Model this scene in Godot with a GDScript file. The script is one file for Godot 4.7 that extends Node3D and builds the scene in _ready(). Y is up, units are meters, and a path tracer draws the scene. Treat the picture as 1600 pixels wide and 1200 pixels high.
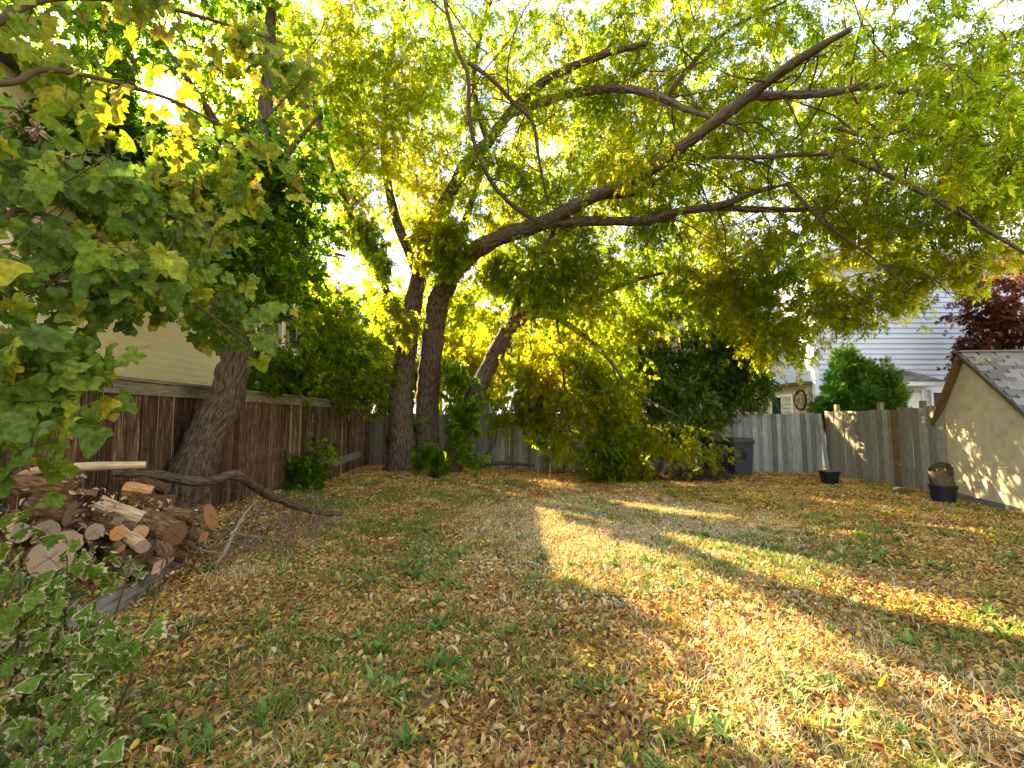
extends Node3D

# A fenced back yard in autumn, seen towards a low sun. x right, y up, z towards the viewer; metres.
const SUN := Vector3(-0.5376, 0.5014, -0.6780)     # unit vector towards the sun
var rng := RandomNumberGenerator.new()
var noise := FastNoiseLite.new()
var fine := FastNoiseLite.new()
var used := {}
var M := {}
var sun_gaps: Array[PackedVector2Array] = []       # where the crowns are open enough to let the sun reach the lawn


# ---------------------------------------------------------------- mesh helpers
class Mb:
	var v := PackedVector3Array()
	var n := PackedVector3Array()
	var uv := PackedVector2Array()
	var c := PackedColorArray()
	var ix := PackedInt32Array()

	func vert(p: Vector3, nn: Vector3, t: Vector2, col: Color) -> int:
		v.append(p)
		n.append(nn)
		uv.append(t)
		c.append(col)
		return v.size() - 1

	func tri(a: int, b: int, d: int) -> void:      # wound clockwise as seen from the side the normals point to
		var g := (v[b] - v[a]).cross(v[d] - v[a])
		if g.dot(n[a] + n[b] + n[d]) > 0.0:
			ix.append_array([a, d, b])
		else:
			ix.append_array([a, b, d])

	func face(pts: Array, col := Color.WHITE, uvs: Array = [], toward := Vector3.ZERO) -> void:   # flat convex polygon
		var nn: Vector3 = (pts[1] - pts[0]).cross(pts[2] - pts[0]).normalized()
		if toward != Vector3.ZERO and nn.dot(toward) < 0.0:
			nn = -nn
		var first := v.size()
		for i in pts.size():
			vert(pts[i], nn, uvs[i] if uvs.size() else Vector2(pts[i].x + pts[i].z, pts[i].y), col)
		for i in range(1, pts.size() - 1):
			tri(first, first + i, first + i + 1)

	func box(lo: Vector3, hi: Vector3, col := Color.WHITE, off := Vector2.ZERO, t := Transform3D()) -> void:
		var mid := t * ((lo + hi) * 0.5)
		for ax in 3:
			for s in 2:
				var a := lo
				var b := lo
				var d := lo
				var e := lo
				var i := (ax + 1) % 3
				var j := (ax + 2) % 3
				for q in [0]:
					b[i] = hi[i]
					d[i] = hi[i]
					d[j] = hi[j]
					e[j] = hi[j]
					if s == 1:
						a[ax] = hi[ax]
						b[ax] = hi[ax]
						d[ax] = hi[ax]
						e[ax] = hi[ax]
				var pts := [a, b, d, e]
				var uvs := []
				for k in 4:
					var p: Vector3 = pts[k]
					uvs.append(off + (Vector2(p.z, p.y) if ax == 0 else Vector2(p.x, p.z) if ax == 1 else Vector2(p.x, p.y)))
				for k in 4:
					pts[k] = t * (pts[k] as Vector3)
				face(pts, col, uvs, (pts[0] + pts[1] + pts[2] + pts[3]) * 0.25 - mid)

	func mesh(mat: Material = null) -> ArrayMesh:
		var m := ArrayMesh.new()
		if v.is_empty():
			return m
		var a := []
		a.resize(Mesh.ARRAY_MAX)
		a[Mesh.ARRAY_VERTEX] = v
		a[Mesh.ARRAY_NORMAL] = n
		a[Mesh.ARRAY_TEX_UV] = uv
		a[Mesh.ARRAY_COLOR] = c
		a[Mesh.ARRAY_INDEX] = ix
		m.add_surface_from_arrays(Mesh.PRIMITIVE_TRIANGLES, a)
		if mat:
			m.surface_set_material(0, mat)
		return m


func tube(mb: Mb, pts: PackedVector3Array, rad: PackedFloat32Array, sides: int, col := Color.WHITE, rough := 0.0, caps := false, lump := 0.0) -> void:
	var up := Vector3.UP
	var first := mb.v.size()
	var run := 0.0
	var axis := Vector3.ZERO
	for i in pts.size():
		var t := (pts[mini(i + 1, pts.size() - 1)] - pts[maxi(i - 1, 0)]).normalized()
		if i == 0:
			up = Vector3.RIGHT if absf(t.y) > 0.8 else Vector3.UP
		else:
			run += pts[i].distance_to(pts[i - 1])
		var a := (up - t * up.dot(t)).normalized()
		up = a
		var b := t.cross(a)
		for k in sides + 1:
			var ang := TAU * k / sides
			var d := a * cos(ang) + b * sin(ang)
			var r := rad[i]
			var q := pts[i] + d * r
			if rough > 0.0:
				r *= 1.0 + rough * fine.get_noise_3dv(q * 2.4) + rough * 0.5 * fine.get_noise_3dv(q * 9.0)
			if lump > 0.0:
				r *= 1.0 + lump * noise.get_noise_3dv(q * 9.0)
			mb.vert(pts[i] + d * r, d, Vector2(float(k) / sides * maxf(1.0, roundf(rad[0] * 6.0)), run), col)
	for i in pts.size() - 1:
		for k in sides:
			var o := first + i * (sides + 1) + k
			mb.tri(o, o + 1, o + sides + 2)
			mb.tri(o, o + sides + 2, o + sides + 1)
	if caps:
		for e in [0, pts.size() - 1]:
			var t: Vector3 = (pts[0] - pts[1] if e == 0 else pts[e] - pts[e - 1]).normalized()
			var o := mb.v.size()
			mb.vert(pts[e], t, Vector2.ZERO, col)
			for k in sides + 1:
				mb.vert(mb.v[first + e * (sides + 1) + k], t, Vector2(0.1, 0.1), col)
			for k in sides:
				mb.tri(o, o + 1 + k, o + 2 + k)


func curve(pts: Array, per := 5) -> PackedVector3Array:       # Catmull-Rom through the points
	var r := PackedVector3Array()
	for i in pts.size() - 1:
		var p0: Vector3 = pts[maxi(i - 1, 0)]
		var p1: Vector3 = pts[i]
		var p2: Vector3 = pts[i + 1]
		var p3: Vector3 = pts[mini(i + 2, pts.size() - 1)]
		for k in per:
			r.append(p1.cubic_interpolate(p2, p0, p3, float(k) / per))
	r.append(pts[-1])
	return r


func spread(r: Array, per: int) -> PackedFloat32Array:        # radii to go with curve()
	var o := PackedFloat32Array()
	for i in r.size() - 1:
		for k in per:
			o.append(lerpf(r[i], r[i + 1], float(k) / per))
	o.append(r[-1])
	return o


# ---------------------------------------------------------------- objects
func numbered(called: String, parent: Node) -> String:
	var key := "%d %s" % [parent.get_instance_id(), called]
	var k: int = used.get(key, 0)
	used[key] = k + 1
	return called if k == 0 else "%s_%03d" % [called, k]


func tag(o: Node, label: String, category: String, group := "", kind := "") -> void:
	o.set_meta("label", label)
	if category:
		o.set_meta("category", category)
	if group:
		o.set_meta("group", group)
	if kind:
		o.set_meta("kind", kind)


func thing(called: String, label: String, category: String, at := Vector3.ZERO, group := "") -> Node3D:
	var o := Node3D.new()
	o.name = numbered(called, self)
	add_child(o, true)
	o.position = at
	tag(o, label, category, group)
	return o


func part(called: String, m: Mesh, mat: Material, parent: Node = self, t := Transform3D()) -> MeshInstance3D:
	var o := MeshInstance3D.new()
	o.name = numbered(called, parent)
	o.mesh = m
	if mat:
		o.material_override = mat
	parent.add_child(o, true)
	o.transform = t
	return o


func many(called: String, m: Mesh, mat: Material, xf: Array[Transform3D], cols: PackedColorArray, parent: Node) -> MultiMeshInstance3D:
	var mm := MultiMesh.new()
	mm.transform_format = MultiMesh.TRANSFORM_3D
	mm.use_colors = true
	mm.mesh = m
	mm.instance_count = xf.size()
	for i in xf.size():
		mm.set_instance_transform(i, xf[i])
		mm.set_instance_color(i, cols[i])
	var o := MultiMeshInstance3D.new()
	o.name = numbered(called, parent)
	o.multimesh = mm
	o.material_override = mat
	o.set_meta("kind", "stuff")
	parent.add_child(o, true)
	return o


# ---------------------------------------------------------------- materials
func paint(c: Color, rough := 0.85, tex: Texture2D = null, bump: Texture2D = null, depth := 1.0, scale := Vector3.ONE, tri := false) -> StandardMaterial3D:
	var m := StandardMaterial3D.new()
	m.albedo_color = c.linear_to_srgb()
	m.roughness = rough
	m.metallic_specular = 0.22
	m.vertex_color_use_as_albedo = true
	if tex:
		m.albedo_texture = tex
	if bump:
		m.normal_enabled = true
		m.normal_texture = bump
		m.normal_scale = depth
	m.uv1_scale = scale
	m.uv1_triplanar = tri
	m.uv1_world_triplanar = tri
	return m


func leaf_paint(light := 0.85, rough := 0.5) -> StandardMaterial3D:
	var m := StandardMaterial3D.new()
	m.vertex_color_use_as_albedo = true
	m.roughness = rough
	m.metallic_specular = 0.18
	m.cull_mode = BaseMaterial3D.CULL_DISABLED
	if light > 0.0:
		m.backlight_enabled = true
		m.backlight = Color(light * 0.97, light, light * 0.6)
	return m


func ramp(cols: Array) -> Gradient:                    # even steps of linear colours
	var g := Gradient.new()
	g.offsets = PackedFloat32Array(range(cols.size()).map(func(i): return float(i) / (cols.size() - 1)))
	g.colors = PackedColorArray(cols)
	return g


func noise_tex(freq: float, cols: Array, size := 512, seed_ := 1, normal := 0.0, oct := 5) -> NoiseTexture2D:
	var f := FastNoiseLite.new()
	f.noise_type = FastNoiseLite.TYPE_SIMPLEX_SMOOTH
	f.frequency = freq
	f.fractal_octaves = oct
	f.seed = seed_
	var t := NoiseTexture2D.new()
	t.width = size
	t.height = size
	t.seamless = true
	t.noise = f
	if normal > 0.0:
		t.as_normal_map = true
		t.bump_strength = normal
	else:
		t.color_ramp = ramp(cols.map(func(c): return c.linear_to_srgb()))
	return t


func grain_tex(cols: Array, seed_: int, streak := 1.0) -> ImageTexture:    # weathered wood, grain upright
	var g := ramp(cols)
	var f := FastNoiseLite.new()
	f.seed = seed_
	f.frequency = 1.0
	f.fractal_octaves = 3
	var im := Image.create(256, 512, true, Image.FORMAT_RGB8)
	var knots: Array[Vector2] = []
	for k in 7:
		knots.append(Vector2(fmod(k * 97.0 + seed_ * 31.0, 240.0) + 8.0, fmod(k * 173.0 + seed_ * 57.0, 480.0) + 16.0))
	for y in 512:
		for x in 256:
			var a := f.get_noise_2d(x * 0.075, y * 0.005)
			var b := f.get_noise_2d(x * 0.03 + 90.0, y * 0.012)
			var d := f.get_noise_2d(x * 0.5 + 300.0, y * 0.05)
			var knot := 0.0
			for kk in knots:
				knot = maxf(knot, 1.0 - Vector2((x - kk.x) * 0.16, (y - kk.y) * 0.075).length())
			im.set_pixel(x, y, g.sample(clampf(0.5 - knot * 0.7 + a * 0.5 * streak + b * 0.35 + d * 0.3 * streak, 0.0, 1.0)).linear_to_srgb())
	im.generate_mipmaps()
	return ImageTexture.create_from_image(im)


func vein_tex() -> ImageTexture:                       # veins, mottling and brown specks of a lobed leaf
	var im := Image.create(192, 192, true, Image.FORMAT_RGB8)
	for y in 192:
		for x in 192:
			var p := Vector2(x - 96, y - 96) / 96.0
			var d := p - Vector2(0, -0.1)
			var t := 0.80 + 0.28 * fine.get_noise_2d(x * 0.05, y * 0.05) + 0.12 * fine.get_noise_2d(x * 0.4, y * 0.4)
			var vein := 0.0
			for a in [-2.15, -1.08, 0.0, 1.08, 2.15]:
				var axis := Vector2(sin(a), -cos(a))
				var along := d.dot(axis)
				var off := absf(d.x * axis.y - d.y * axis.x)
				if along > 0.0:
					vein = maxf(vein, 1.0 - off / (0.026 - 0.014 * along))
					vein = maxf(vein, 0.55 * (1.0 - absf(fmod(along * 1.0 - off * 0.9 + 2.0, 0.13) - 0.065) / 0.012) if off < 0.22 * (1.0 - along * 0.5) else 0.0)
			t += 0.22 * clampf(vein, 0.0, 1.0)
			var c := Color(t, t, t * (1.0 + 0.5 * clampf(vein, 0.0, 1.0)))
			var spot := smoothstep(0.38, 0.55, fine.get_noise_2d(x * 0.035 + 40.0, y * 0.035)) * 0.8 + smoothstep(0.5, 0.6, fine.get_noise_2d(x * 0.16, y * 0.16 + 9.0)) * 0.7
			c = c.lerp(Color(0.95, 0.5, 0.3) * t, clampf(spot, 0.0, 1.0) * 0.8)
			im.set_pixel(x, y, c.linear_to_srgb())
	im.generate_mipmaps()
	return ImageTexture.create_from_image(im)


func ring_tex() -> ImageTexture:                       # the sawn end of a log
	var im := Image.create(192, 192, true, Image.FORMAT_RGB8)
	for y in 192:
		for x in 192:
			var p := Vector2(x - 96, y - 96) / 96.0
			var r := p.length() + 0.05 * noise.get_noise_2d(x * 1.6, y * 1.6)
			var t := 0.7 + 0.10 * sin(r * 46.0) + 0.5 * fine.get_noise_2d(x * 3.0, y * 3.0)
			var ang := atan2(p.y, p.x)
			for k in 4:
				var gap := absf(wrapf(ang - (0.6 + k * 1.7 + 0.2 * fine.get_noise_1d(r * 90.0 + k * 50)), -PI, PI)) * r
				if gap < 0.022 and r < 0.35 + 0.16 * k:
					t *= 0.35
			if r > 0.93:
				t *= 0.5
			var c := Color(t, t * (0.95 - 0.08 * r), t * (0.86 - 0.1 * r))
			im.set_pixel(x, y, c.linear_to_srgb())
	im.generate_mipmaps()
	return ImageTexture.create_from_image(im)


func make_materials() -> void:
	var bark_n := noise_tex(0.03, [], 512, 5, 9.0)
	var bark_c := noise_tex(0.02, [Color(0.03, 0.02, 0.011), Color(0.085, 0.058, 0.034), Color(0.14, 0.1, 0.062), Color(0.21, 0.158, 0.105)], 512, 7)
	M.bark = paint(Color(1, 1, 1), 0.95, bark_c, bark_n, 1.4, Vector3(1.0, 0.35, 1))
	M.old_bark = paint(Color(0.8, 0.74, 0.7), 0.95, bark_c, bark_n, 1.4, Vector3(1.0, 0.5, 1))
	M.twig = paint(Color(0.085, 0.055, 0.03), 0.9)
	M.dead_twig = paint(Color(0.22, 0.158, 0.095), 0.9)
	M.log_bark = paint(Color(1.45, 1.15, 0.9), 0.95, bark_c, bark_n, 1.4, Vector3(2.0, 0.8, 1))
	M.bare_wood = paint(Color(1, 1, 1), 0.85, grain_tex([Color(0.16, 0.08, 0.035), Color(0.42, 0.27, 0.13), Color(0.55, 0.38, 0.2), Color(0.62, 0.47, 0.28)], 31), bark_n, 0.5, Vector3(1, 0.7, 1))
	M.cut_end = paint(Color(1, 1, 1), 0.9, ring_tex())
	var grain_n := noise_tex(0.04, [], 512, 15, 4.0)
	var brown := grain_tex([Color(0.022, 0.011, 0.0055), Color(0.068, 0.036, 0.018), Color(0.115, 0.063, 0.032), Color(0.28, 0.18, 0.1)], 3, 1.0)
	var grey := grain_tex([Color(0.11, 0.105, 0.085), Color(0.22, 0.215, 0.18), Color(0.27, 0.27, 0.235), Color(0.36, 0.365, 0.34)], 4, 0.8)
	var olive := grain_tex([Color(0.12, 0.105, 0.075), Color(0.24, 0.215, 0.155), Color(0.28, 0.255, 0.19), Color(0.34, 0.31, 0.23)], 6, 0.8)
	var moss := grain_tex([Color(0.07, 0.06, 0.035), Color(0.16, 0.13, 0.075), Color(0.2, 0.18, 0.1), Color(0.3, 0.25, 0.16)], 8)
	for k in 6:
		var w := 0.6 + 0.15 * k
		M["brown%d" % k] = paint(Color(w, w * (0.94 + 0.03 * (k % 3)), w * (0.9 + 0.05 * (k % 2))), 0.9, brown, grain_n, 0.5, Vector3(2.2, 0.45, 1))
		M["grey%d" % k] = paint(Color(w * 0.95, w * 0.97, w * (0.93 + 0.02 * (k % 3))), 0.9, grey, grain_n, 0.5, Vector3(2.2, 0.45, 1))
		M["olive%d" % k] = paint(Color(w * 0.5 + 0.48, w * 0.5 + 0.48, w * 0.5 + 0.47), 0.85, olive, grain_n, 0.4, Vector3(1.6, 0.4, 1))
		var s := 0.62 + 0.08 * k
		M["shingle%d" % k] = paint(Color(0.23 * s, 0.205 * s, 0.17 * s), 0.95, noise_tex(0.2, [Color(0.4, 0.4, 0.4), Color(1, 1, 1), Color(1.2, 1.2, 1.15)], 256, 40 + k) if k < 2 else null)
		M["shingle%d" % k].metallic_specular = 0.12
	M.moss_wood = paint(Color(1, 1, 1), 0.95, moss, grain_n, 0.5, Vector3(2.2, 0.45, 1))
	M.pale_wood = paint(Color(1.3, 1.2, 1.1), 0.9, moss, grain_n, 0.5, Vector3(2.2, 0.45, 1))
	M.timber = paint(Color(1, 1, 1), 0.95, grain_tex([Color(0.05, 0.037, 0.025), Color(0.115, 0.088, 0.06), Color(0.17, 0.135, 0.095), Color(0.23, 0.185, 0.13)], 9), grain_n, 0.8, Vector3(1, 0.5, 1))
	M.cream = paint(Color(0.8, 0.64, 0.34), 0.8)
	M.white_siding = paint(Color(0.6, 0.62, 0.7), 0.6)
	M.tan_siding = paint(Color(0.56, 0.45, 0.3), 0.7)
	M.white_trim = paint(Color(0.78, 0.78, 0.78), 0.5)
	M.grey_trim = paint(Color(0.3, 0.29, 0.27), 0.6)
	M.far_tan = paint(Color(0.42, 0.36, 0.27), 0.8)
	M.blue_grey = paint(Color(0.3, 0.33, 0.34), 0.8)
	M.shed_wall = paint(Color(1, 1, 1), 0.85, noise_tex(0.012, [Color(0.46, 0.37, 0.2), Color(0.59, 0.49, 0.28), Color(0.64, 0.54, 0.32), Color(0.68, 0.59, 0.38)], 512, 51), noise_tex(0.05, [], 512, 52, 3.0), 0.35, Vector3(0.6, 0.6, 0.6), true)
	M.fascia = paint(Color(0.95, 0.7, 0.48), 0.9, moss, grain_n, 0.5, Vector3(2, 0.6, 1))
	M.block = paint(Color(0.26, 0.24, 0.2), 0.95, noise_tex(0.08, [Color(0.5, 0.5, 0.5), Color(1, 1, 1)], 256, 53), null, 1.0, Vector3(3, 3, 3), true)
	M.roofing = paint(Color(0.11, 0.105, 0.1), 0.95)
	M.roofing.metallic_specular = 0.15
	M.dark_window = paint(Color(0.02, 0.025, 0.03), 0.1)
	M.curtain = paint(Color(0.6, 0.55, 0.45), 0.9)
	M.bin = paint(Color(0.05, 0.046, 0.042), 0.6)
	M.dark_bin = paint(Color(0.014, 0.014, 0.014), 0.5)
	M.black_plastic = paint(Color(0.018, 0.018, 0.019), 0.45)
	M.bag = paint(Color(0.12, 0.09, 0.05), 0.6)
	M.soil = paint(Color(1, 1, 1), 1.0, noise_tex(0.02, [Color(0.045, 0.028, 0.014), Color(0.14, 0.085, 0.038), Color(0.23, 0.145, 0.062), Color(0.3, 0.2, 0.095)], 1024, 61), noise_tex(0.06, [], 512, 62, 8.0), 1.0, Vector3(0.5, 0.5, 0.5), true)
	M.far_ground = paint(Color(0.12, 0.12, 0.05), 1.0)
	M.leaf = leaf_paint(1.6)
	M.evergreen = leaf_paint(0.25, 0.9)
	M.evergreen.metallic_specular = 0.1
	M.dry_leaf = leaf_paint(0.3, 0.85)
	M.grass = leaf_paint(0.6, 0.6)
	M.veins = vein_tex()
	M.big_leaf = leaf_paint(0.95, 0.5)
	M.big_leaf.albedo_texture = M.veins


# ---------------------------------------------------------------- ground
func gh(x: float, z: float) -> float:                  # height of the lawn
	var h := 0.035 * noise.get_noise_2d(x * 1.2, z * 1.2) + 0.012 * fine.get_noise_2d(x * 3.0, z * 3.0)
	h += 0.13 * smoothstep(-11.0, -14.0, z) * smoothstep(0.5, -2.5, x)
	h += 0.20 * smoothstep(-3.3, -4.4, x) * smoothstep(-13.5, -10.0, z)
	h += 0.38 * smoothstep(1.25, 0.2, Vector2((x + 4.25) * 1.5, (z + 4.6) * 0.62).length())
	h += 0.12 * smoothstep(0.9, 0.0, Vector2(x + 4.3, z + 6.6).length())
	return h


func on_ground(x: float, z: float, lift := 0.0) -> Vector3:
	return Vector3(x, gh(x, z) + lift, z)


func in_yard(x: float, z: float) -> bool:
	return x > -4.7 and x < 9.4 - maxf(0.0, z + 10.3) * 0.30 and z > -15.5 + (x + 5.0) * 0.1


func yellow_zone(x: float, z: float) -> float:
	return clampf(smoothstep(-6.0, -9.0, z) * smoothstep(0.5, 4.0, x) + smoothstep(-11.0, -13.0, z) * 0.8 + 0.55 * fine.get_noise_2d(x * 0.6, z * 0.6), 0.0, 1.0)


func green_zone(x: float, z: float) -> float:
	var g := 0.5 + 0.9 * noise.get_noise_2d(x * 2.6 + 40.0, z * 2.6) + 0.5 * noise.get_noise_2d(x * 9.0, z * 9.0 + 70.0)
	g -= 0.30 * smoothstep(3.0, 6.0, x) + 0.5 * smoothstep(-2.2, -3.2, x) * smoothstep(-9.0, -7.0, z)
	g -= 0.4 * smoothstep(-11.5, -12.5, z)
	g -= 0.35 * smoothstep(1.6, 0.8, Vector2(x - 0.6, (z + 6.2) * 0.6).length())
	return clampf(g - 0.07 - 0.25 * smoothstep(-7.5, -9.5, z) * smoothstep(-1.0, 2.0, x), 0.0, 1.0)


func make_ground() -> void:
	var mb := Mb.new()
	var step := 0.14
	var nx := 114
	var nz := 136
	for j in nz + 1:
		for i in nx + 1:
			var x := -5.6 + i * step
			var z := -16.6 + j * step
			var e := 0.05
			var nn := Vector3(gh(x - e, z) - gh(x + e, z), 2 * e, gh(x, z - e) - gh(x, z + e)).normalized()
			mb.vert(Vector3(x, gh(x, z), z), nn, Vector2(x, z), Color.WHITE)
	for j in nz:
		for i in nx:
			var o := j * (nx + 1) + i
			mb.tri(o, o + 1, o + nx + 2)
			mb.tri(o, o + nx + 2, o + nx + 1)
	var lawn := part("lawn", mb.mesh(), M.soil)
	tag(lawn, "back lawn under a carpet of fallen leaves, inside the fences", "", "", "structure")
	var far := Mb.new()
	far.face([Vector3(-300, -0.12, -300), Vector3(300, -0.12, -300), Vector3(300, -0.12, 300), Vector3(-300, -0.12, 300)], Color.WHITE, [], Vector3.UP)
	tag(part("ground", far.mesh(), M.far_ground), "ground of the neighbouring gardens beyond the fences", "", "", "structure")
	litter(lawn)
	grass()


func curl_leaf(mb: Mb, t: Transform3D, ln: float, w: float, curl: float, col: Color) -> void:   # one dry lance-shaped leaf, curled along and across
	var rows := 4
	var l: Array[Vector3] = []
	var m: Array[Vector3] = []
	var r: Array[Vector3] = []
	for i in rows + 1:
		var s := float(i) / rows
		var hw := w * (sin(PI * pow(s, 0.8)) * 0.95 + 0.03) * 0.5
		var p := Vector3(0, sin(s * PI) * curl * ln * 0.35, (s - 0.5) * ln)
		m.append(t * p)
		l.append(t * (p + Vector3(-hw, absf(curl) * hw * 0.9, 0)))
		r.append(t * (p + Vector3(hw, absf(curl) * hw * 0.7, 0)))
	for i in rows:
		mb.face([l[i], m[i], m[i + 1], l[i + 1]], col)
		mb.face([m[i], r[i], r[i + 1], m[i + 1]], col * Color(0.88, 0.86, 0.84))


func litter_patch(count: int, r: float, seed_: int, long := 1.0) -> ArrayMesh:
	var rg := RandomNumberGenerator.new()
	rg.seed = seed_
	var mb := Mb.new()
	for k in count:
		var a := rg.randf() * TAU
		var d := sqrt(rg.randf()) * r
		var b := Basis(Vector3.UP, rg.randf() * TAU) * Basis(Vector3.RIGHT, rg.randfn(0, 0.5)) * Basis(Vector3.BACK, rg.randfn(0, 0.95))
		var tone := rg.randf_range(0.68, 1.28)
		var broad := 1.7 if k % 5 == 0 else 1.0
		curl_leaf(mb, Transform3D(b, Vector3(cos(a) * d, rg.randf_range(0.004, 0.034), sin(a) * d)), rg.randf_range(0.045, 0.1) * long, rg.randf_range(0.016, 0.034) * long * broad, rg.randf_range(-1.1, 1.3) / broad,
			Color(tone, tone * rg.randf_range(0.82, 1.08), tone * rg.randf_range(0.6, 1.2)))
	return mb.mesh()


func litter_color(x: float, z: float, rg: RandomNumberGenerator) -> Color:
	var tan_ := [Color(0.48, 0.30, 0.09), Color(0.55, 0.375, 0.125), Color(0.43, 0.235, 0.065), Color(0.32, 0.165, 0.05), Color(0.59, 0.43, 0.165), Color(0.52, 0.31, 0.07), Color(0.42, 0.27, 0.085)]
	var yel := [Color(0.58, 0.38, 0.06), Color(0.62, 0.43, 0.07), Color(0.52, 0.30, 0.06), Color(0.44, 0.25, 0.07), Color(0.58, 0.44, 0.14)]
	var pale := smoothstep(2.8, 1.0, Vector2((x - 1.7) * 0.8, (z + 7.0) * 0.7).length())  # sunlit patch: extra brightness put into leaf colour, besides pale dry grass
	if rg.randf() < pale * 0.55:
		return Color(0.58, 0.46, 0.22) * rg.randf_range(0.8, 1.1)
	var q := rg.randf()
	if q > 0.8 + 0.5 * noise.get_noise_2d(x * 4.0, z * 4.0 + 20.0):      # darker, damper drifts
		return tan_[3] * rg.randf_range(0.6, 1.1)
	if q < 0.035:
		return Color(0.62, 0.42, 0.04)
	if q < 0.045:
		return Color(0.48, 0.16, 0.05)
	if q < 0.075:
		return Color(0.25, 0.3, 0.05)
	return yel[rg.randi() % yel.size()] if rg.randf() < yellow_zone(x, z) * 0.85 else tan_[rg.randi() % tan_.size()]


func litter(lawn: Node) -> void:
	var rg := RandomNumberGenerator.new()
	rg.seed = 11
	var all := Node3D.new()
	all.name = "leaf_litter"
	add_child(all, true)
	tag(all, "fallen tan and yellow leaves lying all over the lawn", "", "", "stuff")
	for kind in 4:
		var xf: Array[Transform3D] = []
		var cols := PackedColorArray()
		var m := litter_patch(11, 0.17, 70 + kind)
		# near, middle and far bands, thinner with distance
		for band in [[1.2, 5.0, 300.0], [5.0, 9.0, 160.0], [9.0, 15.6, 80.0]]:
			var area: float = (band[1] - band[0]) * 14.5
			for k in int(area * band[2] / 4.0):
				var z: float = -rg.randf_range(band[0], band[1])
				var x := rg.randf_range(-4.7, 9.5)
				if absf(x) > -z * 1.25 + 1.2 or not in_yard(x, z):
					continue
				if rg.randf() < green_zone(x, z) * 0.78:
					continue
				var s := rg.randf_range(0.6, 1.0) * (1.0 if band[0] < 9.0 else 1.15)
				xf.append(Transform3D(Basis(Vector3.UP, rg.randf() * TAU).scaled(Vector3(s, s, s)), on_ground(x, z, rg.randf_range(-0.006, 0.006))))
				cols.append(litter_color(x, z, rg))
		many("fallen_leaves", m, M.dry_leaf, xf, cols, all)
	# the nearest and largest leaves, one by one
	var shapes: Array[ArrayMesh] = []
	var mats: Array[StandardMaterial3D] = []
	for k in 6:
		var mb := Mb.new()
		curl_leaf(mb, Transform3D(), 0.1, 0.024 + 0.005 * (k % 3), [1.4, -1.0, 0.8, 1.8, -1.5, 0.5][k], Color.WHITE)
		shapes.append(mb.mesh())
	for c in [Color(0.5, 0.33, 0.17), Color(0.42, 0.24, 0.1), Color(0.6, 0.4, 0.05), Color(0.36, 0.17, 0.07), Color(0.48, 0.33, 0.16), Color(0.3, 0.33, 0.07), Color(0.5, 0.16, 0.05)]:
		var lm := leaf_paint(0.35, 0.8)
		lm.albedo_color = (c as Color).linear_to_srgb()
		mats.append(lm)
	for k in 260:
		var z := -rg.randf_range(2.1, 4.4)
		var x := rg.randf_range(-1.0, 1.12) * -z
		if not in_yard(x, z):
			continue
		var b := Basis(Vector3.UP, rg.randf() * TAU) * Basis(Vector3.RIGHT, rg.randfn(0, 0.4)) * Basis(Vector3.BACK, rg.randfn(0, 0.8))
		var s := rg.randf_range(0.75, 1.15)
		part("fallen_leaf", shapes[k % 6], mats[[0, 1, 0, 4, 3, 1, 2, 0, 4, 1, 5, 6][rg.randi() % 12]], lawn, Transform3D(b.scaled_local(Vector3(s, s, s)), on_ground(x, z, 0.035)))


func blade(mb: Mb, at: Vector3, dir: Vector3, h: float, w: float, col: Color) -> void:
	var side := dir.cross(Vector3.UP).normalized() * w
	var mid := at + Vector3.UP * h * 0.6 + dir * h * 0.25
	var tip := at + Vector3.UP * h * 0.85 + dir * h * 0.75
	mb.face([at - side, at + side, mid + side * 0.7, mid - side * 0.7], col)
	mb.face([mid - side * 0.7, mid + side * 0.7, tip], col * 1.1)


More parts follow.
